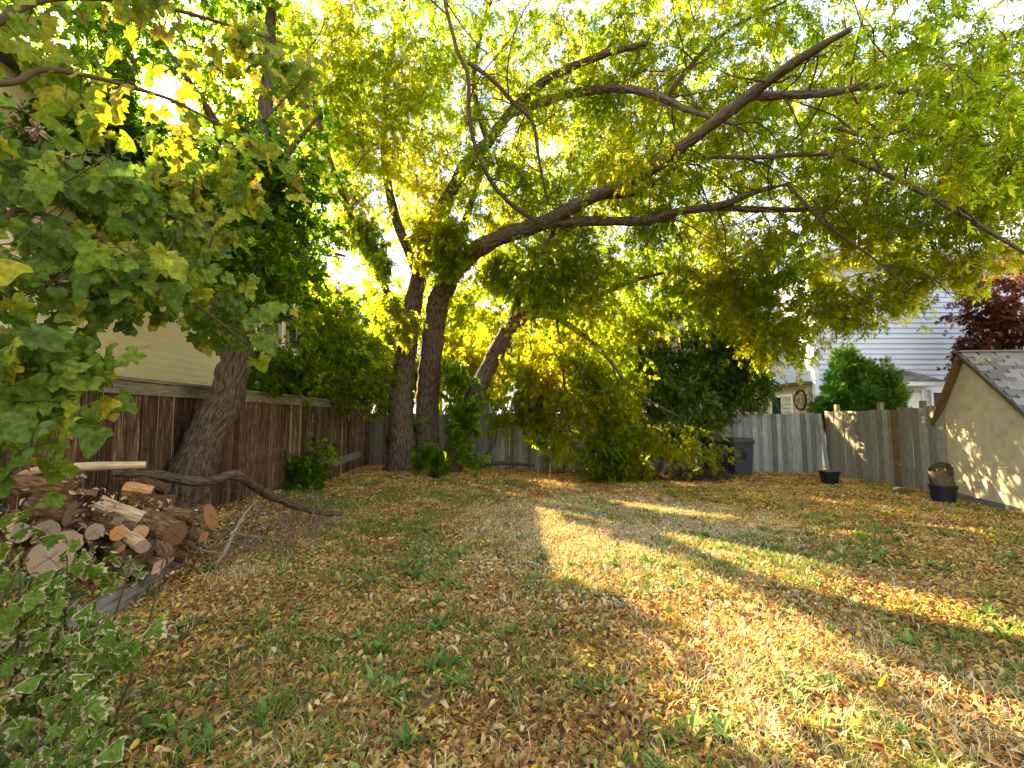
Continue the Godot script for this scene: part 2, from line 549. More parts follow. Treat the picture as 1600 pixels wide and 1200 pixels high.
func grass() -> void:
	var rg := RandomNumberGenerator.new()
	rg.seed = 21
	var all := Node3D.new()
	all.name = "grass"
	add_child(all, true)
	tag(all, "green and straw coloured grass growing through the fallen leaves", "", "", "stuff")
	var tuft := Mb.new()
	for k in 16:
		var a := rg.randf() * TAU
		var d := Vector3(cos(a), 0, sin(a))
		blade(tuft, d * rg.randf() * 0.05, Vector3(cos(a + rg.randfn(0, 0.7)), 0, sin(a + rg.randfn(0, 0.7))), rg.randf_range(0.03, 0.08), 0.0028, Color.WHITE * rg.randf_range(0.7, 1.2))
	var straw := Mb.new()
	for k in 14:
		var a := rg.randf() * TAU
		var d := Vector3(cos(a), 0, sin(a))
		blade(straw, d * rg.randf() * 0.07, d.rotated(Vector3.UP, rg.randfn(0, 0.8)), rg.randf_range(0.03, 0.10), 0.0021, Color.WHITE * rg.randf_range(0.7, 1.2))
	var weed := Mb.new()
	for k in 7:
		var a := TAU * k / 7.0 + rg.randf() * 0.6
		var b := Basis(Vector3.UP, a) * Basis(Vector3.RIGHT, -rg.randf_range(0.15, 0.8))
		var ln := rg.randf_range(0.06, 0.12)
		curl_leaf(weed, Transform3D(b, b * Vector3(0, 0, ln * 0.5)), ln, rg.randf_range(0.022, 0.036), 0.35, Color.WHITE * rg.randf_range(0.75, 1.25))
	var gx: Array[Transform3D] = []
	var gc := PackedColorArray()
	var sx: Array[Transform3D] = []
	var sc := PackedColorArray()
	var wx: Array[Transform3D] = []
	var wc := PackedColorArray()
	for k in 90000:
		var z := -rg.randf_range(1.3, 14.5)
		var x := rg.randf_range(-4.4, 9.3)
		if absf(x) > -z * 1.2 + 1.0 or not in_yard(x, z):
			continue
		var g := green_zone(x, z)
		var s := rg.randf_range(0.7, 1.35)
		var t := Transform3D(Basis(Vector3.UP, rg.randf() * TAU).scaled(Vector3(s, s * rg.randf_range(0.7, 1.2), s)), on_ground(x, z))
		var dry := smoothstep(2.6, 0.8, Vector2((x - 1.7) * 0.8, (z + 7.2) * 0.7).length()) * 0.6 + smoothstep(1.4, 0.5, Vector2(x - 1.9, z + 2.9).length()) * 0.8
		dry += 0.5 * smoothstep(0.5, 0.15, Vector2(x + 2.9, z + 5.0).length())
		if rg.randf() < maxf(g * 0.6, 0.03):
			gx.append(t)
			gc.append(Color(0.11, 0.17, 0.022).lerp(Color(0.29, 0.27, 0.05), rg.randf() * 0.9))
			if rg.randf() < 0.06 and z > -7.0:
				wx.append(t.scaled_local(Vector3(1.1, 1, 1.1)))
				wc.append(Color(0.06, 0.14, 0.025).lerp(Color(0.16, 0.24, 0.04), rg.randf()))
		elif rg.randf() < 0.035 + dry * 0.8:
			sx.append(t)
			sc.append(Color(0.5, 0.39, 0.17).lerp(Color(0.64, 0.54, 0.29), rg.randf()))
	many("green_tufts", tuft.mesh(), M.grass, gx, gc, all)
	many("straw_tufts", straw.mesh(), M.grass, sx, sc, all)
	many("broad_weeds", weed.mesh(), M.grass, wx, wc, all)


# ---------------------------------------------------------------- fences
func board_meshes(w: float, h: float, th: float, count: int, seed_: int) -> Array[ArrayMesh]:
	var rg := RandomNumberGenerator.new()
	rg.seed = seed_
	var r: Array[ArrayMesh] = []
	for k in count:
		var mb := Mb.new()
		var c := 0.012
		var a := -w / 2 * rg.randf_range(0.985, 1.0)
		var b := w / 2 * rg.randf_range(0.985, 1.0)
		var off := Vector2(rg.randf() * 3.0, rg.randf() * 3.0)
		# a board with eased long edges
		var prof := [Vector2(a, -th / 2), Vector2(a, th / 2 - c * 0.4), Vector2(a + c * 0.4, th / 2), Vector2(b - c * 0.4, th / 2), Vector2(b, th / 2 - c * 0.4), Vector2(b, -th / 2)]
		var tl := h + rg.randf_range(-0.012, 0.012)
		var tr := h + rg.randf_range(-0.012, 0.012)
		var lean := rg.randfn(0, 0.004)
		for i in 6:
			var p: Vector2 = prof[i]
			var q: Vector2 = prof[(i + 1) % 6]
			var hp := lerpf(tl, tr, (p.x - a) / (b - a))
			var hq := lerpf(tl, tr, (q.x - a) / (b - a))
			var e := Vector2(q.y - p.y, p.x - q.x)
			mb.face([Vector3(p.x, 0, p.y), Vector3(q.x, 0, q.y), Vector3(q.x + lean, hq, q.y), Vector3(p.x + lean, hp, p.y)], Color.WHITE,
				[off + Vector2(p.x + p.y, 0), off + Vector2(q.x + q.y, 0), off + Vector2(q.x + q.y, hq), off + Vector2(p.x + p.y, hp)], Vector3((p.x + q.x) / 2 - (a + b) / 2, 0, (p.y + q.y) / 2))
		mb.face([Vector3(a, tl, th / 2), Vector3(b, tr, th / 2), Vector3(b, tr, -th / 2), Vector3(a, tl, -th / 2)], Color.WHITE, [], Vector3.UP)
		r.append(mb.mesh())
	return r


func beam(a: Vector3, b: Vector3, w: float, h: float, off := Vector2.ZERO) -> ArrayMesh:    # straight timber, grain along it
	var mb := Mb.new()
	var y := (b - a).normalized()
	var x := y.cross(Vector3.UP)
	x = x.normalized() if x.length() > 0.05 else Vector3.RIGHT
	var t := Transform3D(Basis(x, y, x.cross(y)), a)
	mb.box(Vector3(-w / 2, 0, -h / 2), Vector3(w / 2, a.distance_to(b), h / 2), Color.WHITE, off, t)
	return mb.mesh()


func board_row(fence: Node3D, a: Vector3, b: Vector3, w: float, meshes: Array[ArrayMesh], mats: String, gap: float, sag: float, seed_: int) -> void:
	var rg := RandomNumberGenerator.new()
	rg.seed = seed_
	var d := (b - a)
	var turn := atan2(-d.z, d.x)
	var count := int(d.length() / (w + gap))
	for k in count:
		var p := a + d * ((k + 0.5) / count)
		p.y = a.y + rg.randf_range(-sag, sag)
		var t := Transform3D(Basis(Vector3.UP, turn) * Basis(Vector3.BACK, rg.randfn(0, 0.004)), p + Basis(Vector3.UP, turn) * Vector3(0, 0, rg.randf_range(-0.004, 0.004) + (0.007 if k % 2 else -0.007)))
		part("board", meshes[rg.randi() % meshes.size()], M[mats + str(rg.randi() % 6)], fence, t)


func make_fences() -> void:
	# brown fence on the left, close boards under a capped top rail
	var f := thing("wooden_fence", "dark brown close board fence with a mossy capped top rail on the left", "fence")
	board_row(f, Vector3(-4.76, 0.04, 1.6), Vector3(-4.76, 0.04, -15.45), 0.14, board_meshes(0.14, 2.0, 0.02, 9, 1), "brown", 0.001, 0.012, 2)
	for z in [1.2, -1.2, -3.6, -6.0, -8.45, -10.9, -13.2, -15.4]:
		part("post", beam(Vector3(-4.86, -0.1, z), Vector3(-4.86, 2.08, z), 0.09, 0.09), M.pale_wood, f)
	for z in [-7.32, -9.9, -10.35, -12.9]:      # thin pale battens over the joints
		part("batten", beam(Vector3(-4.735, 0.12, z), Vector3(-4.735, 1.98, z), 0.028, 0.045, Vector2(z, 0)), M.pale_wood, f)
	for k in 4:
		var z0 := 1.6 - k * 4.26
		part("fascia", beam(Vector3(-4.728, 2.04, z0), Vector3(-4.728, 2.04, z0 - 4.25), 0.03, 0.16, Vector2(k, 0.3 * k)), M.moss_wood, f)
		part("cap", beam(Vector3(-4.77, 2.145, z0), Vector3(-4.77, 2.145, z0 - 4.25), 0.19, 0.04, Vector2(k * 2, 0.7 * k)), M.moss_wood, f)
	part("kick_board", beam(Vector3(-4.728, 0.44, -9.9), Vector3(-4.728, 0.56, -14.45), 0.035, 0.2), M.moss_wood, f)

	# weathered grey fence across the back
	f = thing("wooden_fence", "weathered grey board fence running across the back of the yard", "fence")
	var meshes := board_meshes(0.145, 1.8, 0.02, 8, 5)
	board_row(f, Vector3(-4.9, 0.03, -15.55), Vector3(9.42, 0.02, -14.12), 0.145, meshes, "grey", -0.003, 0.03, 6)
	for k in 7:
		var p := Vector3(-4.9, 0, -15.62).lerp(Vector3(9.4, 0, -14.2), k / 6.0)
		part("post", beam(p, p + Vector3(0, 1.78, 0), 0.09, 0.09), M.grey1, f)
	for h in [0.4, 1.5]:
		part("rail", beam(Vector3(-4.9, h, -15.59), Vector3(9.4, h, -14.16), 0.04, 0.09), M.grey2, f)
	var leaning := beam(Vector3(9.47, 0.02, -13.95), Vector3(9.33, 1.82, -14.03), 0.07, 0.1)
	part("post", leaning, M.grey5, f).set_meta("label", "pale end post leaning into the corner")

	# olive painted fence down the right, with a gate-like panel by the shed
	f = thing("wooden_fence", "olive tan painted board fence between the back corner and the shed", "fence")
	board_row(f, Vector3(9.5, 0.02, -14.02), Vector3(9.5, 0.02, -11.47), 0.19, board_meshes(0.19, 1.86, 0.02, 6, 8), "olive", -0.003, 0.012, 9)
	board_row(f, Vector3(9.48, 0.02, -11.37), Vector3(9.455, 0.02, -10.12), 0.2, board_meshes(0.2, 1.9, 0.02, 5, 10), "olive", -0.003, 0.03, 11)
	part("post", beam(Vector3(9.46, 0, -11.42), Vector3(9.44, 1.88, -11.42), 0.1, 0.1), M.fascia, f)
	for z in [-13.6, -12.0, -10.75]:
		part("post", beam(Vector3(9.58, 0, z), Vector3(9.58, 2.08, z), 0.1, 0.1), M.pale_wood, f)
	for h in [0.4, 1.55]:
		part("rail", beam(Vector3(9.535, h, -14.0), Vector3(9.535, h, -10.3), 0.04, 0.09), M.olive2, f)
	for h in [0.55, 1.35]:
		part("hinge", beam(Vector3(9.455, h, -11.6), Vector3(9.455, h, -11.3), 0.012, 0.045), M.grey_trim, f)


# ---------------------------------------------------------------- buildings
func siding(parent: Node3D, a: Vector3, b: Vector3, top: float, course: float, mat: Material) -> void:   # lap boards from a to b, facing left of that way
	var ln := a.distance_to(b)
	var d := (b - a) / ln
	var out := Vector3(-d.z, 0, d.x)
	var mb := Mb.new()
	# one lap: bottom edge proud, so that each casts its own line
	var lo0 := Vector3(0, 0, 0.002)
	var p := [Vector2(0.0, -0.03), Vector2(0.045, -0.03), Vector2(0.045, 0.0), Vector2(0.004, course)]
	for i in 3:
		var q: Vector2 = p[i]
		var r: Vector2 = p[i + 1]
		mb.face([Vector3(0, q.y, 0) + out * q.x, Vector3(0, q.y, 0) + out * q.x + d * ln, Vector3(0, r.y, 0) + out * r.x + d * ln, Vector3(0, r.y, 0) + out * r.x], Color.WHITE, [], out if i > 0 else Vector3.DOWN)
	var m := mb.mesh()
	for k in int((top - a.y) / course):
		part("siding_board", m, mat, parent, Transform3D(Basis(), Vector3(a.x, a.y + k * course, a.z)))


func slab(lo: Vector3, hi: Vector3) -> ArrayMesh:
	var mb := Mb.new()
	mb.box(lo, hi)
	return mb.mesh()


func window(parent: Node3D, c: Vector3, out: Vector3, w: float, h: float, frame: Material, glass: Material) -> Node3D:
	var side := Vector3(out.z, 0, -out.x)
	var t := Transform3D(Basis(side, Vector3.UP, out), c)
	var mb := Mb.new()
	for s in [-1, 1]:
		mb.box(Vector3(s * (w / 2 + 0.045) - 0.045, -h / 2 - 0.09, -0.03), Vector3(s * (w / 2 + 0.045) + 0.045, h / 2 + 0.09, 0.045), Color.WHITE, Vector2.ZERO, t)
		mb.box(Vector3(-w / 2, s * (h / 2 + 0.045) - 0.045, -0.03), Vector3(w / 2, s * (h / 2 + 0.045) + 0.045, 0.043), Color.WHITE, Vector2.ZERO, t)
	mb.box(Vector3(-0.025, -h / 2, -0.02), Vector3(0.025, h / 2, 0.03), Color.WHITE, Vector2.ZERO, t)
	var win := part("window", mb.mesh(), frame, parent)
	var g := Mb.new()
	g.box(Vector3(-w / 2, -h / 2, -0.02), Vector3(-0.025, h / 2, 0.0), Color.WHITE, Vector2.ZERO, t)
	part("pane", g.mesh(), M.dark_window, win)
	g = Mb.new()
	g.box(Vector3(0.025, -h / 2, -0.02), Vector3(w / 2, h / 2, 0.0), Color.WHITE, Vector2.ZERO, t)
	part("pane", g.mesh(), glass, win)
	return win


func make_houses() -> void:
	# cream house beyond the brown fence
	var h := thing("house", "cream lap sided two storey house behind the brown fence on the left", "house")
	part("wall", slab(Vector3(-13, -0.1, -18.8), Vector3(-7.53, 7.0, 2.5)), M.cream, h)
	siding(h, Vector3(-7.525, 0.0, -18.8), Vector3(-7.525, 0.0, 2.5), 6.9, 0.15, M.cream)
	part("corner_trim", slab(Vector3(-7.53, 0, -18.86), Vector3(-7.47, 6.9, -18.72)), M.grey_trim, h)
	part("downpipe", slab(Vector3(-7.5, 0, -14.6), Vector3(-7.38, 6.8, -14.4)), M.grey_trim, h)
	var mb := Mb.new()
	mb.face([Vector3(-7.1, 6.98, 2.9), Vector3(-7.1, 6.98, -19.2), Vector3(-10.2, 8.1, -19.2), Vector3(-10.2, 8.1, 2.9)], Color.WHITE, [], Vector3.UP)
	mb.face([Vector3(-13.3, 6.98, 2.9), Vector3(-13.3, 6.98, -19.2), Vector3(-10.2, 8.1, -19.2), Vector3(-10.2, 8.1, 2.9)], Color.WHITE, [], Vector3.UP)
	mb.face([Vector3(-7.1, 6.9, 2.9), Vector3(-7.1, 6.9, -19.2), Vector3(-13.3, 6.9, -19.2), Vector3(-13.3, 6.9, 2.9)], Color.WHITE, [], Vector3.DOWN)
	for z in [2.9, -19.2]:
		mb.face([Vector3(-7.1, 6.9, z), Vector3(-7.1, 6.98, z), Vector3(-10.2, 8.1, z), Vector3(-13.3, 6.98, z), Vector3(-13.3, 6.9, z)], Color.WHITE, [], Vector3(0, 0, signf(z)))
	part("roof", mb.mesh(), M.roofing, h)
	part("gutter", slab(Vector3(-7.1, 6.86, -19.2), Vector3(-6.99, 6.97, 2.9)), M.white_trim, h)
	window(h, Vector3(-7.49, 4.8, -11.1), Vector3.RIGHT, 1.1, 1.2, M.grey_trim, M.dark_window)
	window(h, Vector3(-7.49, 4.8, -15.8), Vector3.RIGHT, 1.1, 1.2, M.grey_trim, M.dark_window)

	# pale house at the back right
	h = thing("house", "pale blue grey lap sided two storey house behind the olive fence", "house")
	part("wall", slab(Vector3(11.3, -0.1, -24), Vector3(22, 7.6, -17.03)), M.white_siding, h)
	siding(h, Vector3(11.3, 0.4, -17.025), Vector3(22, 0.4, -17.025), 7.5, 0.195, M.white_siding)
	part("corner_trim", slab(Vector3(11.2, 0, -17.17), Vector3(11.36, 7.5, -16.97)), M.white_trim, h)
	mb = Mb.new()
	var eave := [Vector3(10.8, 7.6, -16.5), Vector3(22.5, 7.6, -16.5), Vector3(22.5, 7.6, -24.5), Vector3(10.8, 7.6, -24.5)]
	var ridge := [Vector3(14.5, 9.4, -20.4), Vector3(18.5, 9.4, -20.4)]
	mb.face([eave[0], eave[1], ridge[1], ridge[0]], Color.WHITE, [], Vector3.UP)
	mb.face([eave[2], eave[3], ridge[0], ridge[1]], Color.WHITE, [], Vector3.UP)
	mb.face([eave[1], eave[2], ridge[1]], Color.WHITE, [], Vector3.UP)
	mb.face([eave[3], eave[0], ridge[0]], Color.WHITE, [], Vector3.UP)
	mb.face(eave, Color.WHITE, [], Vector3.DOWN)
	part("roof", mb.mesh(), M.roofing, h)
	part("eave_board", slab(Vector3(10.8, 7.42, -16.49), Vector3(22.5, 7.6, -16.45)), M.far_tan, h)
	# small hipped roof over the back door
	mb = Mb.new()
	var e0 := Vector3(12.2, 2.97, -16.15)
	var e1 := Vector3(15.35, 2.97, -16.15)
	var t0 := Vector3(12.8, 3.42, -16.98)
	var t1 := Vector3(14.75, 3.42, -16.98)
	mb.face([e0, e1, t1, t0], Color.WHITE, [], Vector3(0, 1, 1))
	mb.face([e1, Vector3(15.35, 2.97, -16.98), t1], Color.WHITE, [], Vector3(1, 1, 0))
	mb.face([e0, Vector3(12.2, 2.97, -16.98), t0], Color.WHITE, [], Vector3(-1, 1, 0))
	var porch := part("porch_roof", mb.mesh(), M.roofing, h)
	for r in 5:
		for k in 9:
			var s := (r + 0.5) / 5.0
			var w := lerpf(1.95, 3.15, 1.0 - s)
			var x := lerpf(12.2, 12.8, s) + w * (k + (0.5 if r % 2 else 0.2)) / 9.5
			part("shingle", slab(Vector3(-0.165, 0, -0.1), Vector3(0.165, 0.012, 0.1)), M["shingle%d" % ((r * 5 + k * 3) % 6)], porch, Transform3D(Basis(Vector3.RIGHT, 0.5), e0.lerp(Vector3(12.2, 3.42, -16.98), s) * Vector3(0, 1, 1) + Vector3(x, 0.006, 0)))
	part("porch_fascia", slab(Vector3(12.2, 2.83, -16.17), Vector3(15.35, 2.965, -16.13)), M.white_trim, h)
	part("porch_soffit", slab(Vector3(12.2, 2.84, -16.98), Vector3(15.35, 2.88, -16.18)), M.white_trim, h)
	var door := part("door", slab(Vector3(14.15, 0.3, -17.0), Vector3(15.05, 2.6, -16.94)), M.white_trim, h)
	part("door_frame", slab(Vector3(14.05, 0.3, -17.0), Vector3(14.14, 2.72, -16.92)), M.white_trim, door)
	part("door_frame", slab(Vector3(15.06, 0.3, -17.0), Vector3(15.15, 2.72, -16.92)), M.white_trim, door)
	window(h, Vector3(15.95, 2.15, -16.97), Vector3.BACK, 0.9, 0.95, M.white_trim, M.dark_window)
	# tan one storey wing along its left side
	var wing := thing("house_wing", "tan lap sided single storey wing in the sun beside the pale house", "house")
	part("wall", slab(Vector3(11.12, -0.1, -26), Vector3(11.29, 2.95, -17.2)), M.tan_siding, wing)
	siding(wing, Vector3(11.115, 0.4, -26), Vector3(11.115, 0.4, -17.2), 2.9, 0.17, M.tan_siding)
	part("eave_board", slab(Vector3(10.85, 2.95, -26), Vector3(11.29, 3.06, -17.12)), M.roofing, wing)
	window(wing, Vector3(11.07, 1.95, -18.9), Vector3.LEFT, 1.4, 1.2, M.white_trim, M.curtain)
	part("trim", slab(Vector3(11.04, 0, -21.2), Vector3(11.1, 2.9, -20.6)), M.white_trim, wing)
	# round plaque on that wall
	var orn := thing("wall_ornament", "round woven wall ornament with a dark rim on the tan wing", "wall ornament", Vector3(11.04, 2.38, -17.65))
	var ring := PackedVector3Array()
	for k in 25:
		ring.append(Vector3(0, cos(TAU * k / 24) * 0.38, sin(TAU * k / 24) * 0.34))
	mb = Mb.new()
	tube(mb, ring, PackedFloat32Array(range(25).map(func(_k): return 0.03)), 6)
	part("rim", mb.mesh(), M.black_plastic, orn)
	mb = Mb.new()
	for k in 16:
		var a := TAU * k / 16
		curl_leaf(mb, Transform3D(Basis(Vector3.RIGHT, a) * Basis(Vector3.BACK, PI / 2), Vector3(-0.01, cos(a) * 0.2, sin(a) * 0.18)), 0.26, 0.12, 0.4, Color(0.45, 0.3, 0.14) * (0.7 + 0.5 * (k % 3) / 2.0))
	part("woven_leaves", mb.mesh(), M.dry_leaf, orn)

	# gable of a tan house and a grey outbuilding farther back
	h = thing("house", "far tan gabled house half hidden behind the ivy clad evergreen", "house")
	mb = Mb.new()
	mb.face([Vector3(6.9, 0, -22.5), Vector3(6.9, 6.0, -22.5), Vector3(9.4, 9.2, -22.5), Vector3(11.0, 7.2, -22.5), Vector3(11.0, 0, -22.5)], Color.WHITE, [], Vector3.BACK)
	mb.face([Vector3(6.9, 0, -22.5), Vector3(6.9, 6.0, -22.5), Vector3(6.9, 6.0, -30), Vector3(6.9, 0, -30)], Color.WHITE, [], Vector3.LEFT)
	part("wall", mb.mesh(), M.far_tan, h)
	part("rake_board", beam(Vector3(6.6, 5.62, -22.4), Vector3(9.4, 9.2, -22.4), 0.1, 0.22), M.white_trim, h)
	mb = Mb.new()
	mb.face([Vector3(6.6, 5.72, -22.2), Vector3(9.4, 9.3, -22.2), Vector3(9.4, 9.3, -30), Vector3(6.6, 5.72, -30)], Color.WHITE, [], Vector3.UP)
	mb.face([Vector3(11.4, 6.8, -22.2), Vector3(9.4, 9.3, -22.2), Vector3(9.4, 9.3, -30), Vector3(11.4, 6.8, -30)], Color.WHITE, [], Vector3.UP)
	part("roof", mb.mesh(), M.roofing, h)
	h = thing("outbuilding", "blue grey outbuilding wall with a white corner post behind the back fence", "outbuilding")
	part("wall", slab(Vector3(-1.9, -0.1, -21), Vector3(-0.9, 2.9, -18)), M.blue_grey, h)
	part("corner_trim", slab(Vector3(-0.9, 0, -18.1), Vector3(-0.75, 2.75, -17.96)), M.white_trim, h)
	part("roof", slab(Vector3(-2.1, 2.9, -21.2), Vector3(-0.6, 3.02, -17.8)), M.roofing, h)


func make_shed() -> void:
	var s := thing("garden_shed", "beige garden shed with a grey shingled gable roof at the right edge", "shed")
	var A := Vector3(9.5, 0.1, -10.2)
	var d := Vector3(-0.7, 0, 2.3)                       # along the gable wall, towards the viewer
	var into := Vector3(0.998, 0, 0.06)                  # along the ridge
	var deep := into * 3.4
	var at := func(t: float, y: float) -> Vector3: return Vector3(A.x + d.x * t, y, A.z + d.z * t)
	var prof := [at.call(0.0, 0.1), at.call(0.0, 1.86), at.call(0.37, 2.93), at.call(1.12, 1.61), at.call(1.12, 0.1)]
	var mb := Mb.new()
	mb.face(prof, Color.WHITE, [], Vector3.LEFT)
	mb.face([prof[0], prof[1], prof[1] + deep, prof[0] + deep], Color.WHITE, [], Vector3.FORWARD)
	mb.face([prof[4], prof[3], prof[3] + deep, prof[4] + deep], Color.WHITE, [], Vector3.BACK)
	mb.face([prof[0] + deep, prof[1] + deep, prof[2] + deep, prof[3] + deep, prof[4] + deep], Color.WHITE, [], Vector3.RIGHT)
	part("wall", mb.mesh(), M.shed_wall, s)
	# roof deck: two slopes with an overhang at the gable
	var over := into * -0.13
	var top: Vector3 = at.call(0.37, 3.0)
	var left: Vector3 = at.call(-0.07, 1.64)
	var right: Vector3 = at.call(1.25, 1.42)
	for e in [left, right]:
		mb = Mb.new()
		var q := [e + over, top + over, top + deep, e + deep]
		var low := q.map(func(p): return p + Vector3(0, -0.05, 0))
		mb.face(q, Color.WHITE, [], Vector3.UP)
		mb.face(low, Color.WHITE, [], Vector3.DOWN)
		mb.face([q[0], q[1], low[1], low[0]], Color.WHITE, [], Vector3.LEFT)
		mb.face([q[0], q[3], low[3], low[0]], Color.WHITE, [], e - top)
		part("roof", mb.mesh(), M.roofing, s)
	# bargeboards under the deck
	part("bargeboard", beam(left + over + Vector3(0.02, -0.12, 0), top + over + Vector3(0.02, -0.12, 0.0), 0.13, 0.03), M.fascia, s)
	part("bargeboard", beam(top + over + Vector3(0.02, -0.085, 0.03), right + over + Vector3(0.02, -0.085, 0), 0.03, 0.05), M.fascia, s)
	part("soffit", beam(left + over * 0.4 + Vector3(0, -0.075, 0), top + over * 0.4 + Vector3(0, -0.075, 0), 0.1, 0.02), M.fascia, s)
	# shingles on the slope that faces the yard
	var slope := right - top
	var run := slope.length()
	slope /= run
	var nn := into.cross(slope).normalized()
	if nn.y < 0:
		nn = -nn
	var rg := RandomNumberGenerator.new()
	rg.seed = 5
	var meshes: Array[ArrayMesh] = []
	for k in 4:
		meshes.append(slab(Vector3(-0.158 + 0.006 * k, -0.004, -0.02), Vector3(0.158 - 0.004 * k, 0.013 + 0.002 * k, 0.165)))
	var rows := int(run / 0.14)
	for r in rows:
		for k in 8:
			var p := top + over + slope * (r * 0.14 + 0.02) + into * (0.02 + 0.16 + k * 0.325 + (0.16 if r % 2 else 0.0) + rg.randf_range(-0.02, 0.02)) + nn * 0.012
			var b := Basis(into, nn, slope) * Basis(Vector3.RIGHT, 0.06 + rg.randf_range(0, 0.05)) * Basis(Vector3.UP, rg.randfn(0, 0.02))
			part("shingle", meshes[rg.randi() % 4], M["shingle%d" % (rg.randi() % 6)], s, Transform3D(b, p))
	var fallen := Mb.new()
	for k in 26:
		var p := top + over + slope * rg.randf_range(0.1, run - 0.1) + into * rg.randf_range(0.05, 1.6) + nn * 0.05
		curl_leaf(fallen, Transform3D(Basis(into, nn, slope) * Basis(Vector3.UP, rg.randf() * TAU), p), rg.randf_range(0.07, 0.13), 0.04, rg.randf_range(0.2, 0.9), [Color(0.6, 0.42, 0.05), Color(0.45, 0.28, 0.08), Color(0.3, 0.16, 0.06)][k % 3])
	tag(part("roof_leaves", fallen.mesh(), M.dry_leaf), "yellow and brown leaves scattered on the shed roof", "", "", "stuff")
	part("ridge_cap", beam(top + over + Vector3(0, 0.03, 0), top + deep + Vector3(0, 0.03, 0), 0.16, 0.03), M.shingle3, s)
	# concrete blocks under the wall
	for k in 7:
		var t0 := k * 0.165
		var p0: Vector3 = at.call(t0, 0.0) + into * 0.05
		var p1: Vector3 = at.call(t0 + 0.16, 0.0) + into * 0.05
		part("foundation_block", beam(p0 + Vector3(0, 0.0, 0), p1 + Vector3(0, 0.0, 0), 0.14, 0.19), M.block, s)
	part("corner_trim", beam(at.call(0.005, 0.12) - into * 0.012, at.call(0.005, 1.84) - into * 0.012, 0.05, 0.02), M.olive3, s)


# ---------------------------------------------------------------- trees
func in_sun_gap(p: Vector3, slack := 0.0) -> bool:
	var e := p - Vector3(0, 1.65, 0)
	if e.length() < 14.0 and e.normalized().dot(SUN) > 0.9994:      # the hole the low sun peeps through
		return true
	var q := p - SUN * (p.y / SUN.y)
	var at := Vector2(q.x, q.z) + Vector2(noise.get_noise_2d(q.x * 5.0, q.z * 5.0), noise.get_noise_2d(q.x * 5.0 + 50.0, q.z * 5.0)) * 0.22
	if q.x > 1.2 and q.x < 7.0 and q.z > -8.6 and q.z < -1.0:                       # thin places in the crown that dapple the right of the lawn
		var along := q.x * 0.621 + q.z * 0.784
		var across := q.x * 0.784 - q.z * 0.621
		if noise.get_noise_2d(along * 1.3, across * 4.2 + 30.0) > 0.22:
			return true
	for g in sun_gaps:
		if Geometry2D.is_point_in_polygon(at, g):
			return true
	return false


func leaflet(mb: Mb, base: Vector3, dir: Vector3, nn: Vector3, ln: float, w: float, fold: float, col: Color) -> void:
	var side := dir.cross(nn).normalized() * w * 0.5
	var m := base + dir * ln * 0.45 - nn * fold * w
	var tip := base + dir * ln - nn * ln * 0.14
	var l := base + dir * ln * 0.38 + side
	var r := base + dir * ln * 0.38 - side
	mb.face([base, l, m], col)
	mb.face([base, m, r], col * Color(0.9, 0.9, 0.9))
	mb.face([l, tip, m], col)
	mb.face([m, tip, r], col * Color(0.9, 0.9, 0.9))


func sprig(seed_: int, leaves: int, ln: float, w: float, stem: float, open := 0.9) -> ArrayMesh:   # a compound leaf hanging along -y
	var rg := RandomNumberGenerator.new()
	rg.seed = seed_
	var mb := Mb.new()
	mb.face([Vector3(-0.0015, 0, 0), Vector3(0.0015, 0, 0), Vector3(0.001, -stem, 0.01), Vector3(-0.001, -stem, 0.01)], Color(0.7, 0.6, 0.5))
	for k in leaves:
		var s := (k + 1.0) / leaves
		var side := 1.0 if k % 2 else -1.0
		var base := Vector3(0, -stem * (0.25 + 0.75 * s), 0.01 * s)
		var dir := Vector3(side * open, -0.75, rg.randfn(0, 0.35)) if k < leaves - 1 else Vector3(rg.randfn(0, 0.15), -1, 0.1)
		var nn := Vector3(rg.randfn(0, 0.35), 0.45, 1.0 + rg.randfn(0, 0.3)).normalized()
		dir = (dir - nn * dir.dot(nn)).normalized()
		var tone := rg.randf_range(0.72, 1.28)
		leaflet(mb, base, dir, nn, ln * rg.randf_range(0.8, 1.2), w * rg.randf_range(0.8, 1.2), rg.randf_range(0.05, 0.3), Color(tone * rg.randf_range(0.85, 1.15), tone, tone * rg.randf_range(0.7, 1.3)))
	return mb.mesh()


# Limbs in, leafy tree out: points to be leafed are joined one by one to the nearest wood, then hung with leaf sprigs.
class Crown:
	var wood := PackedVector3Array()
	var reach: Array[Vector3] = []
	var tone := PackedFloat32Array()
	var per := PackedInt32Array()


func add_mass(c: Crown, at: Vector3, r: Vector3, count: int, tone: float, per := 14, open := 0.15, carve := true) -> void:   # leafy points scattered through an ellipsoid
	var made := 0
	for tries in count * 6:
		var p := Vector3(rng.randfn(), rng.randfn(), rng.randfn()).normalized() * pow(rng.randf(), 0.4)
		p = at + p * r
		if noise.get_noise_3dv(p * 4.5) < open - 0.42 + rng.randf() * 0.2 or p.y < 0.15:
			continue
		if carve and in_sun_gap(p):
			continue
		c.reach.append(p)
		c.tone.append(tone)
		c.per.append(per)
		made += 1
		if made >= count:
			return


